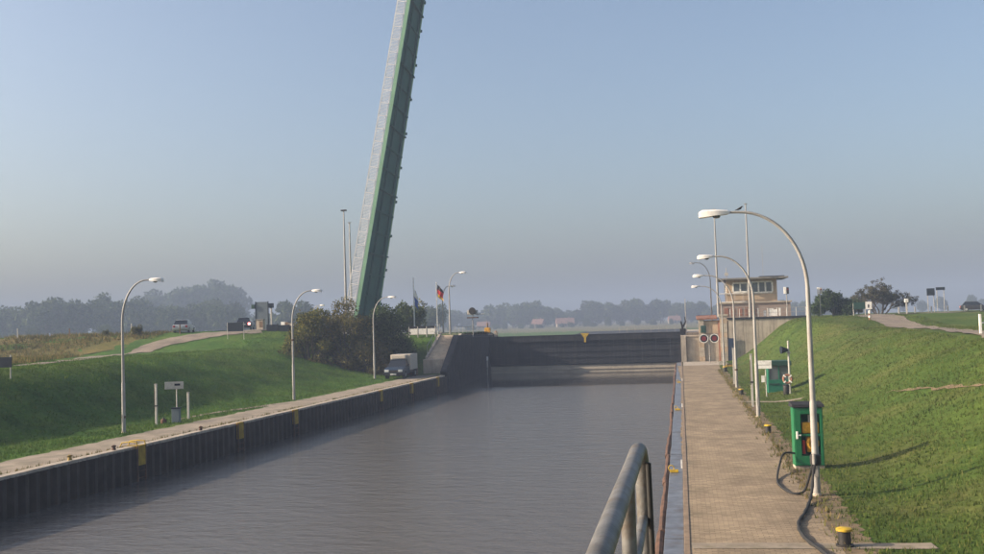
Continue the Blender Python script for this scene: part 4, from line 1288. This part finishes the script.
stand_panel('wider thin dark panel on two legs, right of the far pair', (37.3, 155, 4.4), 1.25, 0.42, 3.3)
fp = thing('picket_row', 'faint row of pale fence posts on the far right dike', 'fence', (0, 0, 0))
for k in range(9):
    MB().b2(26.6 + k * 1.9 - 0.07, 26.6 + k * 1.9 + 0.07, 131.0, 131.14, 4.3, 5.35).build('post', M['offwhite'], fp)

# ------------------------------------------------------------------ left bank furniture
info_post('tall weathered white post left of the small sign on the left bank', (-28.67, 51.15, 0), 2.2)
info_post('short white post right of the small sign on the left bank', (-28.45, 54.4, 0), 1.5, dark=False)
ls = signboard('sign', 'small pale sign on a thin post beside the left quay path', (-28.35, 52.6, 0), 1.05, 0.42, 1.86, 'offwhite', (0.12,), 1.9, R(14))
MB().b2(0.02, 0.34, -0.037, -0.031, 2.05, 2.17).build('dark_print', M['boardback'], ls)
MB().b2(-0.5, 0.5, -0.035, -0.031, 1.875, 1.895).build('border_line', M['lampgrey'], ls)
jb = thing('junction_box', 'low grey green box at the foot of the small left sign', 'box', (-28.15, 52.4, 0.0), R(8))
MB().b2(-0.22, 0.22, -0.14, 0.14, 0, 0.78).build('housing', M['bluegrey'], jb, bevel=0.02)
MB().b2(-0.25, 0.25, -0.17, 0.17, 0.782, 0.84).build('lid', M['boardback'], jb, bevel=0.01)
pv = thing('low_stub', 'small dark red stub post left of the grey green box', 'stub', (-28.65, 51.9, 0.0))
MB().lathe([(0.17, 0), (0.16, 0.18), (0.1, 0.26)], n=12).build('drum', M['rust'], pv, smooth=True)
MB().lathe([(0.06, 0.262), (0.05, 0.34)], n=8).build('knob', M['black'], pv)
sgl = signboard('sign', 'dark blue sign board at the left picture edge on the bank crest', (-37.75, 50.4, 2.85), 1.5, 0.58, 0.55, 'boardback', (0.62,), 1.25)
bkb = signboard('sign', 'dark blank sign board on two posts on the dike right of the silver car', (-46.85, 100.3, 4.1), 1.75, 0.95, 0.85, 'boardback', (-0.93, 0.93), 1.85)
tp = thing('warning_panel', 'tall blue grey panel with signal lamps on both sides on the dike', 'panel', (-48.9, 112, 4.85), R(5))
MB().b2(-0.72, 0.72, -0.05, 0.05, 0.0, 3.5).build('panel', M['bluegrey'], tp, bevel=0.01)
MB().b2(-0.80, -0.722, -0.08, 0.08, -0.3, 3.55).build('frame_post', M['boardback'], tp)
MB().b2(0.722, 0.80, -0.08, 0.08, -0.3, 3.55).build('frame_post', M['boardback'], tp)
MB().b2(-1.25, -0.82, -0.2, 0.05, 2.7, 3.2).build('signal_lamp', M['hutroof'], tp, bevel=0.04)
MB().b2(0.82, 1.45, -0.2, 0.05, 2.75, 3.3).build('signal_lamp', M['boardback'], tp, bevel=0.04)
MB().tube([(1.15, 0, 0.2), (1.15, 0, 2.75)], 0.10, 8).build('side_post', M['offwhite'], tp)
cbx = thing('control_cabinet', 'beige concrete cabinet beside the tall blue grey panel', 'cabinet', (-47.6, 108.6, 4.7))
MB().b2(-0.42, 0.42, -0.3, 0.3, 0, 1.45).build('housing', M['concrete_pale'], cbx, bevel=0.03)
MB().b2(-0.48, 0.48, -0.36, 0.36, 1.452, 1.56).build('lid', M['roofslab'], cbx, bevel=0.02)
MB().b2(-0.05, 0.4, -0.305, -0.301, 0.6, 1.3).build('door', M['wood'], cbx)
cbx2 = thing('control_cabinet', 'small white cabinet with dark front on the dike road', 'cabinet', (-46.0, 112.3, 4.95))
MB().b2(-0.55, -0.06, -0.3, 0.3, 0, 0.95).build('housing', M['white'], cbx2, bevel=0.02)
MB().b2(-0.055, 0.35, -0.3, 0.3, 0, 0.9).build('dark_half', M['wood'], cbx2, bevel=0.02)
MB().b2(0.36, 1.1, -0.3, 0.3, 0, 0.75).build('side_box', M['concrete_pale'], cbx2, bevel=0.02)
pa = thing('bridge_parapet', 'dark low parapet along the bridge approach left of the big bush', 'parapet', (0, 0, 0))
for k in range(6):
    x0 = -45.6 + k * 1.35
    za = zL(x0, 105.6)
    MB().b2(x0, x0 + 1.3, 105.55, 105.7, za - 0.2, za + 0.7).build('panel', M['boardback'], pa, bevel=0.01)
    MB().b2(x0 + 1.302, x0 + 1.348, 105.5, 105.75, za - 0.2, za + 0.78).build('post', M['roofdark'], pa)
fpl = thing('field_fence', 'sparse row of thin posts along the left field', 'fence', (0, 0, 0))
for k in range(9):
    x0 = -75 + k * 6.5 + rng.uniform(-1, 1)
    yy = 104.0 + rng.uniform(-0.6, 0.6)
    if x0 > -52: continue
    za = zL(x0, yy)
    MB().b2(x0 - 0.05, x0 + 0.05, yy - 0.05, yy + 0.05, za - 0.2, za + rng.uniform(0.9, 1.3)).build('post', M['wood'] if k % 2 else M['offwhite'], fpl)

# ------------------------------------------------------------------ vehicles
def wheel(parent, x, y, r, w, side):
    t = MB().tube([(x, y, r), (x + side * w, y, r)], r, 18).build('tyre', M['rubber'], None)
    return t
def car(label, loc, rz, paint, lights_rear=None, group=None):
    """local: nose towards -y, x right, z up"""
    t = thing('car', label, 'car', loc, rz, group)
    L_, W_ = 4.2, 0.85
    side = [(-2.1, 0.32), (-2.12, 0.62), (-1.95, 0.74), (-0.95, 0.90), (1.95, 0.94), (2.1, 0.80), (2.12, 0.36), (1.9, 0.24), (-1.9, 0.24)]
    MB().prism(side, -W_, W_, 'x').build('body', paint, t, smooth=True, bevel=0.05)
    gv = []
    lo = [(-0.95, 0.90), (1.85, 0.945)]
    hi = [(-0.25, 1.40), (1.45, 1.43)]
    for (yv, z), s in ((lo[0], 0.80), (lo[1], 0.80), (hi[1], 0.62), (hi[0], 0.62)):
        gv += [(-s, yv, z), (s, yv, z)]
    MB().add(gv, [(0, 1, 3, 2), (4, 5, 7, 6), (0, 6, 7, 1), (2, 3, 5, 4), (0, 2, 4, 6), (1, 7, 5, 3)]).build('windows', M['glassdark'], t, bevel=0.02)
    MB().add([(-0.62, -0.3, 1.412), (0.62, -0.3, 1.412), (0.62, 1.5, 1.44), (-0.62, 1.5, 1.44), (-0.55, -0.15, 1.47), (0.55, -0.15, 1.47), (0.55, 1.35, 1.49), (-0.55, 1.35, 1.49)],
             [(0, 1, 2, 3), (4, 7, 6, 5), (0, 4, 5, 1), (1, 5, 6, 2), (2, 6, 7, 3), (3, 7, 4, 0)]).build('roof', paint, t, smooth=True)
    for sx in (-1, 1):
        for yv in (-1.3, 1.3):
            w = MB().tube([(sx * 0.70, yv, 0.31), (sx * 0.87, yv, 0.31)], 0.31, 18).build('wheel', M['rubber'], t)
            MB().tube([(sx * 0.871, yv, 0.31), (sx * 0.885, yv, 0.31)], 0.18, 12).build('rim', M['silver'], w)
        MB().b2(sx * 0.60 - 0.18, sx * 0.60 + 0.18, -2.14, -2.05, 0.56, 0.70).build('headlight', M['headlight'], t, bevel=0.02)
        MB().b2(sx * 0.68 - 0.13, sx * 0.68 + 0.13, 2.05, 2.135, 0.60, 0.85).build('tail_light', lights_rear or M['red'], t, bevel=0.02)
        MB().b2(sx * 0.86, sx * 1.0, -0.75, -0.6, 0.92, 1.06).build('mirror', paint, t, bevel=0.02)
    MB().b2(-0.26, 0.26, 2.12, 2.14, 0.62, 0.73).build('number_plate', M['white'], t)
    MB().b2(-0.26, 0.26, -2.14, -2.12, 0.40, 0.51).build('number_plate', M['white'], t)
    return t
rl, rnt, rb = base_mat('lit_tail_light')
rb.inputs["Base Color"].default_value = (0.5, 0.02, 0.02, 1)
rb.inputs["Emission Color"].default_value = (1.0, 0.25, 0.22, 1)
rb.inputs["Emission Strength"].default_value = 5.0
car('silver car on the dike road behind the farm track', (-56.2, 106.8, zL(-56.2, 106.8) - 0.02), R(196), M['silver'])
car('dark car with bright red tail light beside the dark sign board', (-52.0, 114.2, zL(-52.0, 114.2) + 0.08), R(197), M['darkcar'], rl)
car('distant dark car on the far right dike', (43.3, 160, 4.45), R(80), M['darkcar'])

tk = thing('pickup_truck', 'dark blue truck with a cream box body parked on the left quay', 'truck', (-26.75, 93.6, 0.012), R(2))
MB().prism([(-2.75, 0.45), (-2.78, 0.85), (-2.6, 1.0), (-1.55, 1.12), (-0.75, 1.15), (-0.75, 0.42), (-2.5, 0.36)], -0.92, 0.92, 'x').build('bonnet', M['bluecar'], tk, smooth=True, bevel=0.05)
MB().add([(-0.88, -1.5, 1.1), (0.88, -1.5, 1.1), (0.88, -0.2, 1.1), (-0.88, -0.2, 1.1), (-0.74, -0.95, 1.72), (0.74, -0.95, 1.72), (0.74, -0.25, 1.74), (-0.74, -0.25, 1.74)],
         [(0, 1, 2, 3), (4, 7, 6, 5), (0, 4, 5, 1), (1, 5, 6, 2), (2, 6, 7, 3), (3, 7, 4, 0)]).build('windscreen', M['glassdark'], tk, bevel=0.02)
MB().b2(-0.76, 0.76, -0.95, -0.2, 1.742, 1.80).build('cab_roof', M['bluecar'], tk, bevel=0.02)
MB().b2(-0.9, 0.9, -0.74, 0.0, 0.42, 1.098).build('cab', M['bluecar'], tk, bevel=0.03)
MB().b2(-0.98, 0.98, 0.03, 3.1, 0.72, 2.22).build('box_body', M['tarp'], tk, bevel=0.04)
MB().b2(-0.7, 0.7, -0.8, 0.02, 1.84, 2.2).build('roof_box', M['tarp'], tk, bevel=0.06)
MB().b2(-0.85, 0.85, 0.05, 3.05, 0.45, 0.70).build('chassis', M['black'], tk)
MB().b2(-0.95, 0.95, -2.9, -2.72, 0.38, 0.60).build('bumper', M['roofdark'], tk, bevel=0.03)
MB().b2(-0.42, 0.42, -2.80, -2.77, 0.66, 0.86).build('grille', M['black'], tk)
for s in (-1, 1):
    MB().b2(s * 0.66 - 0.2, s * 0.66 + 0.2, -2.82, -2.74, 0.68, 0.90).build('headlight', M['headlight'], tk, bevel=0.03)
    MB().b2(s * 0.93, s * 1.12, -1.2, -1.08, 1.12, 1.36).build('mirror', M['black'], tk, bevel=0.02)
    for yv in (-1.9, 2.1):
        w = MB().tube([(s * 0.72, yv, 0.37), (s * 0.96, yv, 0.37)], 0.37, 20).build('wheel', M['rubber'], tk)
        MB().tube([(s * 0.961, yv, 0.37), (s * 0.975, yv, 0.37)], 0.2, 14).build('rim', M['silver'], w)
MB().b2(-0.28, 0.28, -2.93, -2.905, 0.42, 0.54).build('number_plate', M['white'], tk)

# ------------------------------------------------------------------ trees and bushes
def crown_mesh(name, blobs, n, leaf, mat, seed, shell=0.45):
    r = np.random.default_rng(seed)
    vol = np.array([b[3] * b[4] * b[5] for b in blobs]) ** 0.75
    idx = r.choice(len(blobs), n, p=vol / vol.sum())
    B = np.array(blobs)[idx]
    d = r.normal(size=(n, 3)); d /= np.linalg.norm(d, axis=1)[:, None]
    rad = shell + (1 - shell) * r.random(n) ** 0.6
    rad *= 1 + 0.16 * r.normal(size=n) * (r.random(n) < 0.35)
    P = B[:, :3] + d * rad[:, None] * B[:, 3:6]
    a = r.normal(size=(n, 3)); a /= np.linalg.norm(a, axis=1)[:, None]
    b_ = np.cross(a, r.normal(size=(n, 3))); b_ /= np.linalg.norm(b_, axis=1)[:, None]
    s = leaf * r.uniform(0.6, 1.5, n)[:, None]
    q = np.stack([P - a * s, P - b_ * s * 0.55, P + a * s, P + b_ * s * 0.55], 1).reshape(-1, 3)
    return np_mesh(name, q, 4, mat)

def lumpy(rx, ry, rz, cz, n, seed, sub=0.42):
    """clumps spread over an ellipsoid: an uneven crown outline with gaps"""
    r = random.Random(seed)
    out = []
    for _ in range(n):
        th, ph = r.uniform(0, 2 * math.pi), math.acos(r.uniform(-0.75, 1))
        k = r.uniform(0.35, 0.80)
        s_ = r.uniform(sub * 0.6, sub * 1.15)
        out.append((rx * k * math.sin(ph) * math.cos(th), ry * k * math.sin(ph) * math.sin(th), cz + rz * k * math.cos(ph), rx * s_, ry * s_, rz * s_))
    return out

def tree_meshes(kind, h, rx, rz, nb, n, leaf, mat, seed, trunk_r):
    cz = h - rz
    bl_ = lumpy(rx, rx, rz, cz, nb, seed)
    cm = crown_mesh('crown', bl_, n, leaf, mat, seed)
    mb = MB()
    r = random.Random(seed + 5)
    top = (r.uniform(-0.2, 0.2), r.uniform(-0.2, 0.2), cz + rz * 0.3)
    mb.tube([(0, 0, -0.4), (r.uniform(-0.1, 0.1), 0, cz * 0.5), top], [trunk_r, trunk_r * 0.75, trunk_r * 0.3], 8)
    for b_ in bl_[:min(9, nb)]:
        z0 = r.uniform(max(0.3, (cz - rz) * 0.8), cz)
        mb.tube([(0, 0, z0), (b_[0] * 0.5, b_[1] * 0.5, (z0 + b_[2]) / 2 + 0.2), (b_[0], b_[1], b_[2])], [trunk_r * 0.45, trunk_r * 0.28, trunk_r * 0.1], 6)
    return cm, mb.mesh('trunk', M['bark'], smooth=True)

def tree(name, label, cat, meshes, loc, sc=1.0, rz=0.0, group=None):
    t = thing(name, label, cat, loc, rz, group)
    t.scale = (sc, sc, sc)
    link('crown', meshes[0], t)
    link('trunk', meshes[1], t)
    return t

# the large bush beside the bridge: three shrubs grown together
def shrub(name, label, loc, blobs, n, leaf, mat, seed):
    t = thing(name, label, 'bush', loc, 0, 'shrubs of the big thicket below the bridge')
    link('crown', crown_mesh('crown', blobs, n, leaf, M[mat], seed, 0.3), t)
    mb = MB()
    r = random.Random(seed)
    for b_ in blobs:
        mb.tube([(r.uniform(-0.5, 0.5), r.uniform(-0.5, 0.5), -1.2), (b_[0] * 0.6, b_[1] * 0.6, b_[2] * 0.5), (b_[0], b_[1], b_[2] + b_[5] * 0.6)], [0.09, 0.06, 0.02], 6)
    mb.build('stems', M['bark'], t, smooth=True)
def blobfield(cx0, cx1, z0, z1, n, seed, s0, s1, dy=1.6):
    r = random.Random(seed)
    out = []
    for i in range(n):
        x = lerp(cx0, cx1, (i + r.random()) / n)
        e = 1 - abs((x - (cx0 + cx1) / 2) / ((cx1 - cx0) / 2)) ** 2.2
        z = lerp(z0, z0 + (z1 - z0) * max(0.3, e), r.random() ** 0.8)
        s_ = r.uniform(s0, s1)
        out.append((x, r.uniform(-dy, dy), z, s_, s_, s_ * r.uniform(0.75, 1.0)))
    return out
shrub('thicket_bush', 'olive yellowish shrub at the left end of the big thicket', (-36.6, 95.2, 2.0), blobfield(-2.0, 2.2, 0.6, 4.4, 18, 3, 0.8, 1.3), 9000, 0.11, 'leaf_olive', 21)
shrub('thicket_bush', 'brownish autumn shrub in the middle of the big thicket', (-33.0, 95.8, 1.4), blobfield(-2.9, 2.7, -0.2, 5.9, 34, 4, 0.85, 1.45), 17000, 0.11, 'leaf_brown', 22)
shrub('thicket_bush', 'dark green shrub at the right end of the big thicket', (-30.1, 100.0, 0.8), blobfield(-2.9, 2.2, 0.5, 6.6, 34, 5, 0.85, 1.45), 16000, 0.11, 'leaf_dark', 23)
shrub('thicket_bush', 'low shaded shrub at the foot of the thicket behind the third left lamp', (-30.6, 96.2, 0.3), blobfield(-1.8, 1.9, 0.3, 3.2, 18, 6, 0.65, 1.05, 0.9), 8000, 0.10, 'leaf_brown', 24)

t_mid = [tree_meshes('t', 16, 6.5, 6.8, 22, 3000, 0.55, M['leaf_mid'], 31, 0.35),
         tree_meshes('t', 20, 6.0, 9.0, 26, 3400, 0.58, M['leaf_mid'], 32, 0.4),
         tree_meshes('t', 13, 7.5, 5.6, 20, 2800, 0.55, M['leaf_mid'], 33, 0.35),
         tree_meshes('t', 22, 7.5, 10.0, 30, 3800, 0.6, M['leaf_mid'], 34, 0.45)]
# wood behind the left field: crest heights follow the photograph (lower left, a tall group to the right)
wood = []
def wood_top(x):
    if x < -236: return lerp(18.5, 22, (x + 320) / 84)
    if x < -188: return 17.0
    return lerp(17, 11, min(1, (x + 188) / 10))
i = 0
x = -345.0
while x < -165:
    for row in range(2):
        yv = 395 + row * 22 + rng.uniform(-8, 8)
        k = i % 4
        want = wood_top(x) * rng.uniform(0.80, 1.08) * (yv / 400.0)
        base = (16, 20, 13, 22)[k]
        tall = False
        tree('wood_tree', 'hazy tree of the taller rounded group in the wood beyond the left field' if tall else 'hazy tree in the lower wood beyond the left field',
             'tree', t_mid[k], (x + rng.uniform(-2, 2), yv, 0.4), want / base, rng.uniform(0, 6.28), 'taller trees of the left wood' if tall else 'lower trees of the left wood')
        i += 1
    x += 7.0
# the taller group stands farther off, above the lower wood
x = -224.0
while x < -196:
    for row in range(2):
        k = (i * 3 + row) % 4
        want = (25.5 - abs(x + 210) * 0.12) * rng.uniform(0.78, 1.06)
        tree('wood_tree', 'hazy tree of the taller rounded group in the wood beyond the left field', 'tree', t_mid[k],
             (x * 1.5 + rng.uniform(-3, 3), 600 + row * 25 + rng.uniform(-8, 8), 0.4), want * 1.5 / (16, 20, 13, 22)[k], rng.uniform(0, 6.28), 'taller trees of the left wood')
        i += 1
    x += 5.5
# hedge line under the wood
for k in range(16):
    tree('field_shrub', 'low hazy shrub before the wood beyond the left field', 'bush', t_mid[(k * 3 + 2) % 4], (-300 + k * 9 + rng.uniform(-3, 3), 330 + rng.uniform(-15, 15), 0.0), rng.uniform(0.25, 0.42), rng.uniform(0, 6), 'shrubs before the left wood')
for k in range(30):
    tree('field_shrub', 'low far shrub in the hedge behind the lock gate', 'bush', t_mid[(k * 3 + 2) % 4], (-185 + k * 8.5 + rng.uniform(-3, 3), 612 + rng.uniform(-14, 14), -1.4), rng.uniform(0.20, 0.42), rng.uniform(0, 6), 'shrubs of the far hedge behind the gate')
# trees on the far bank behind the gate
def band_top(x):
    px = 680 + x / 700 * 1020
    if 490 < px < 560: return 19
    if 560 < px < 580: return 13
    if 580 < px < 690: return 17
    return 14
x = -175.0
while x < 120:
    for row in range(2):
        yv = 690 + row * 45 + rng.uniform(-12, 12)
        k = (i * 7 + row) % 4
        base = (16, 20, 13, 22)[k]
        tree('bank_tree', 'far hazy tree in the line behind the lock gate', 'tree', t_mid[k], (x + rng.uniform(-3, 3), yv, -2.6), (band_top(x) + 3) * rng.uniform(0.72, 1.08) / base, rng.uniform(0, 6.28), 'far trees behind the lock gate')
        i += 1
    x += 9.5
x = 130.0
while x < 420:
    k = i % 4
    tree('bank_tree', 'far hazy tree low on the horizon behind the right dike', 'tree', t_mid[k], (x, 760 + rng.uniform(-30, 30), 0.2), rng.uniform(0.7, 1.0) * 15 / (16, 20, 13, 22)[k], rng.uniform(0, 6.28), 'far trees behind the right dike')
    i += 1
    x += 14
x = -520.0
while x < -345:
    k = i % 4
    tree('wood_tree', 'hazy tree in the lower wood beyond the left field', 'tree', t_mid[k], (x, 470 + rng.uniform(-20, 20), 0.3), 18 / (16, 20, 13, 22)[k] * rng.uniform(0.8, 1.1), rng.uniform(0, 6.28), 'lower trees of the left wood')
    i += 1
    x += 9
# middle distance trees around the bridge and the flags
m_small = [tree_meshes('s', 6.0, 2.3, 2.4, 18, 2600, 0.17, M['leaf_olive'], 41, 0.14), tree_meshes('s', 6.0, 2.6, 2.5, 18, 2800, 0.18, M['leaf_mid'], 42, 0.15)]
tree('round_tree', 'olive round tree behind the blue flag', 'tree', m_small[0], (-43.5, 160, 2.0), 1.2)
tree('round_tree', 'small tree just right of the raised bridge foot', 'tree', m_small[1], (-35.6, 128, 2.6), 0.95, 1.0)
tree('round_tree', 'green tree showing left of the slim masts above the thicket', 'tree', m_small[1], (-40.2, 122, 3.2), 0.75, 2.0)
tree('round_tree', 'hazy round tree on the horizon left of the big thicket', 'tree', t_mid[2], (-150, 372, 0.2), 1.25, 2.6)
tree('round_tree', 'hazy tree between the two flags behind the dike', 'tree', t_mid[0], (-82, 330, 0.2), 0.72, 2.6)
# scrub at the road edge on the left
for k, (x, yv, s_, lb) in enumerate(((-60.3, 103.6, 0.34, 'brown scrub bush left of the silver car'), (-64.5, 104.2, 0.2, 'low scrub further left of the silver car'), (-46.3, 61.5, 0.2, 'dark scrub beside the sign at the left picture edge'))):
    tree('scrub_bush', lb, 'bush', m_small[0], (x, yv, zL(x, yv) - 2.3 * s_), s_, k)
# right dike: dense dark bush and the sparse tree
dk = thing('dark_bush', 'dense dark green bush on the right dike behind the slope', 'bush', (19.4, 135, 4.3))
link('crown', crown_mesh('crown', blobfield(-2.3, 2.2, 0.6, 3.6, 22, 9, 0.7, 1.15), 9000, 0.13, M['leaf_dark'], 51, 0.3), dk)
MB().tube([(0, 0, -0.3), (0.1, 0, 1.6), (0, 0, 3.4)], [0.2, 0.14, 0.05], 8).build('trunk', M['bark'], dk, smooth=True)
st = thing('sparse_tree', 'sparse grey tree with open branches right of the dark bush', 'tree', (26.0, 140, 4.3))
mb = MB()
r_ = random.Random(77)
tips = []
def branch(p, d, ln, rad, lev):
    q = p + d * ln
    mid = (p + q) / 2 + Vector((r_.uniform(-1, 1), r_.uniform(-1, 1), r_.uniform(-0.3, 0.6))) * ln * 0.10
    mb.tube([p, mid, q], [rad, rad * 0.8, rad * 0.6], 5, cap=False)
    if lev == 0:
        tips.append(q); return
    for _ in range(4 if lev > 1 else 5):
        nd = (d + Vector((r_.uniform(-1, 1), r_.uniform(-1, 1), r_.uniform(-0.45, 0.7))) * 0.85).normalized()
        branch(p + d * ln * r_.uniform(0.45, 1.0), nd, ln * r_.uniform(0.55, 0.8), rad * 0.55, lev - 1)
for k in range(6):
    a = k * 1.05
    branch(Vector((0.3 * math.cos(a), 0.3 * math.sin(a), -0.2)), Vector((math.cos(a) * 0.75, math.sin(a) * 0.75, 0.95)).normalized(), 2.2, 0.11, 3)
mb.build('trunk', M['bark'], st, smooth=True)
tv = [(t.x, t.y, t.z, 0.32, 0.32, 0.26) for t in tips]
link('crown', crown_mesh('crown', tv, 9500, 0.09, M['leaf_grey'], 52, 0.1), st)
tree('scrub_bush', 'small brown scrub at the bend of the bank track', 'bush', m_small[0], (20.4, 122, 4.4), 0.2, 1.0)
tree('scrub_bush', 'low dark scrub under the sparse tree', 'bush', m_small[1], (22.8, 137, 4.2), 0.42, 1.0)

# ------------------------------------------------------------------ far houses
def house(label, loc, rz, w, d, h, rh, wall='farwall', roof='farroof'):
    t = thing('house', label, 'house', loc, rz, 'far houses behind the lock gate')
    MB().b2(-w / 2, w / 2, -d / 2, d / 2, 0, h).build('wall', M[wall], t)
    rf = MB().prism([(-d / 2 - 0.4, h + 0.002), (d / 2 + 0.4, h + 0.002), (0, h + rh)], -w / 2 - 0.4, w / 2 + 0.4, 'x').build('roof', M[roof], t)
    MB().b2(w * 0.2, w * 0.2 + 0.8, -0.4, 0.4, h + rh * 0.4, h + rh + 0.8).build('chimney', M['brick'], rf)
    for k in range(3):
        x = -w * 0.32 + k * w * 0.32
        MB().b2(x - 0.6, x + 0.6, -d / 2 - 0.05, -d / 2 - 0.002, h * 0.35, h * 0.75).build('window', M['pane'], t)
house('hazy red roofed house behind the lock gate, nearest its middle', (-74, 650, 0.3), R(12), 11, 9, 2.4, 3.6)
house('small hazy red roofed house behind the gate left of the larger one', (-93, 660, 0.3), R(-8), 7, 8, 2.4, 3.4)
house('hazy red roofed house near the right end of the gate', (-4, 670, 0.3), R(10), 7, 8, 2.2, 3.0)
house('far hazy house with a red roof behind the wing wall railing', (-128, 650, 0.3), R(5), 8, 8, 2.2, 3.0)
house('pale far house right of the tall wood on the left', (-182, 470, 0.3), R(15), 12, 9, 8.0, 4.5, 'farwall', 'roofslab')

# ------------------------------------------------------------------ foreground walkway and railing
wk = thing('walkway', 'steel walkway at the lock head the railing stands on', 'walkway', (0, 0, 0))
MB().b2(-6, 0.9, -3.0, 4.45, 3.30, 3.48).build('deck', M['concrete'], wk)
MB().b2(-5.8, -4.6, -2.5, 4.2, -3.0, 3.298).build('support', M['concrete'], wk)
MB().b2(-0.9, 0.7, -2.8, 2.6, -3.0, 3.298).build('support', M['concrete'], wk)
fr = thing('pipe_railing', 'weathered steel pipe railing in the foreground sloping out of the picture', 'railing', (0, 0, 3.48))
top = 1.075
MB().tube(smooth_path([(-0.205, -1.6, top), (-0.205, 2.0, top), (-0.195, 3.7, top), (-0.19, 4.12, top + 0.005), (-0.185, 4.235, top - 0.035), (-0.182, 4.265, top - 0.13), (-0.18, 4.27, top - 0.4), (-0.178, 4.27, 0.0)], 8), 0.031, 18).build('top_rail', M['rail'], fr, smooth=True)
MB().tube([(-0.20, -1.6, 0.76), (-0.185, 4.235, 0.78)], 0.021, 14).build('middle_rail', M['rail'], fr, smooth=True)
for yv in (3.45, 1.2):
    MB().tube([(-0.20, yv, 0.0), (-0.20, yv, top - 0.02)], 0.026, 14).build('post', M['rail'], fr, smooth=True)
MB().tube([(-0.145, 4.215, 0.0), (-0.155, 4.225, top - 0.06)], 0.012, 10).build('shade_side_bar', M['black'], fr, smooth=True)  # black bar added as the shaded right side of the end post
for yv in (4.27, 3.45):
    MB().b2(-0.26, -0.12, yv - 0.07, yv + 0.07, 0.0, 0.012).build('foot_plate', M['rail'], fr)

# ------------------------------------------------------------------ haze: one closed box of even air round everything
hzb = MB().b2(-2450, 2450, -120, 2450, -5.0, 55.0)
hm = bpy.data.materials.new('haze_air')
hm.use_nodes = True
nt = hm.node_tree
nt.nodes.clear()
ho_ = nt.nodes.new("ShaderNodeOutputMaterial")
pvn = nt.nodes.new("ShaderNodeVolumePrincipled")
pvn.inputs["Color"].default_value = (0.30, 0.372, 0.525, 1)
pvn.inputs["Density"].default_value = 0.00125
pvn.inputs["Anisotropy"].default_value = 0.0
nt.links.new(pvn.outputs[0], ho_.inputs["Volume"])
hob = hzb.build('haze', hm)
tag(hob, 'pale morning haze filling the air over the canal', 'haze', kind='stuff')

# ------------------------------------------------------------------ a bird resting on the first lamp arm
bm_ = MB()
bm_.tube([(-0.20, 0, 0.05), (-0.10, 0, 0.075), (0.0, 0, 0.11), (0.09, 0, 0.15), (0.13, 0, 0.20), (0.165, 0, 0.225), (0.20, 0, 0.222), (0.24, 0, 0.21)], [0.012, 0.03, 0.055, 0.06, 0.035, 0.036, 0.018, 0.004], 10)
bm_.tube([(0.0, -0.02, 0.07), (0.005, -0.02, 0.0)], 0.006, 5)
bm_.tube([(0.0, 0.02, 0.07), (0.005, 0.02, 0.0)], 0.006, 5)
bd_ = bm_.build('bird', M['black'], smooth=True, loc=(1.75, 29.13, 8.03))
bd_.scale = (0.55, 0.55, 0.55)
tag(bd_, 'small dark bird perched on the arm of the nearest lamp', 'bird')
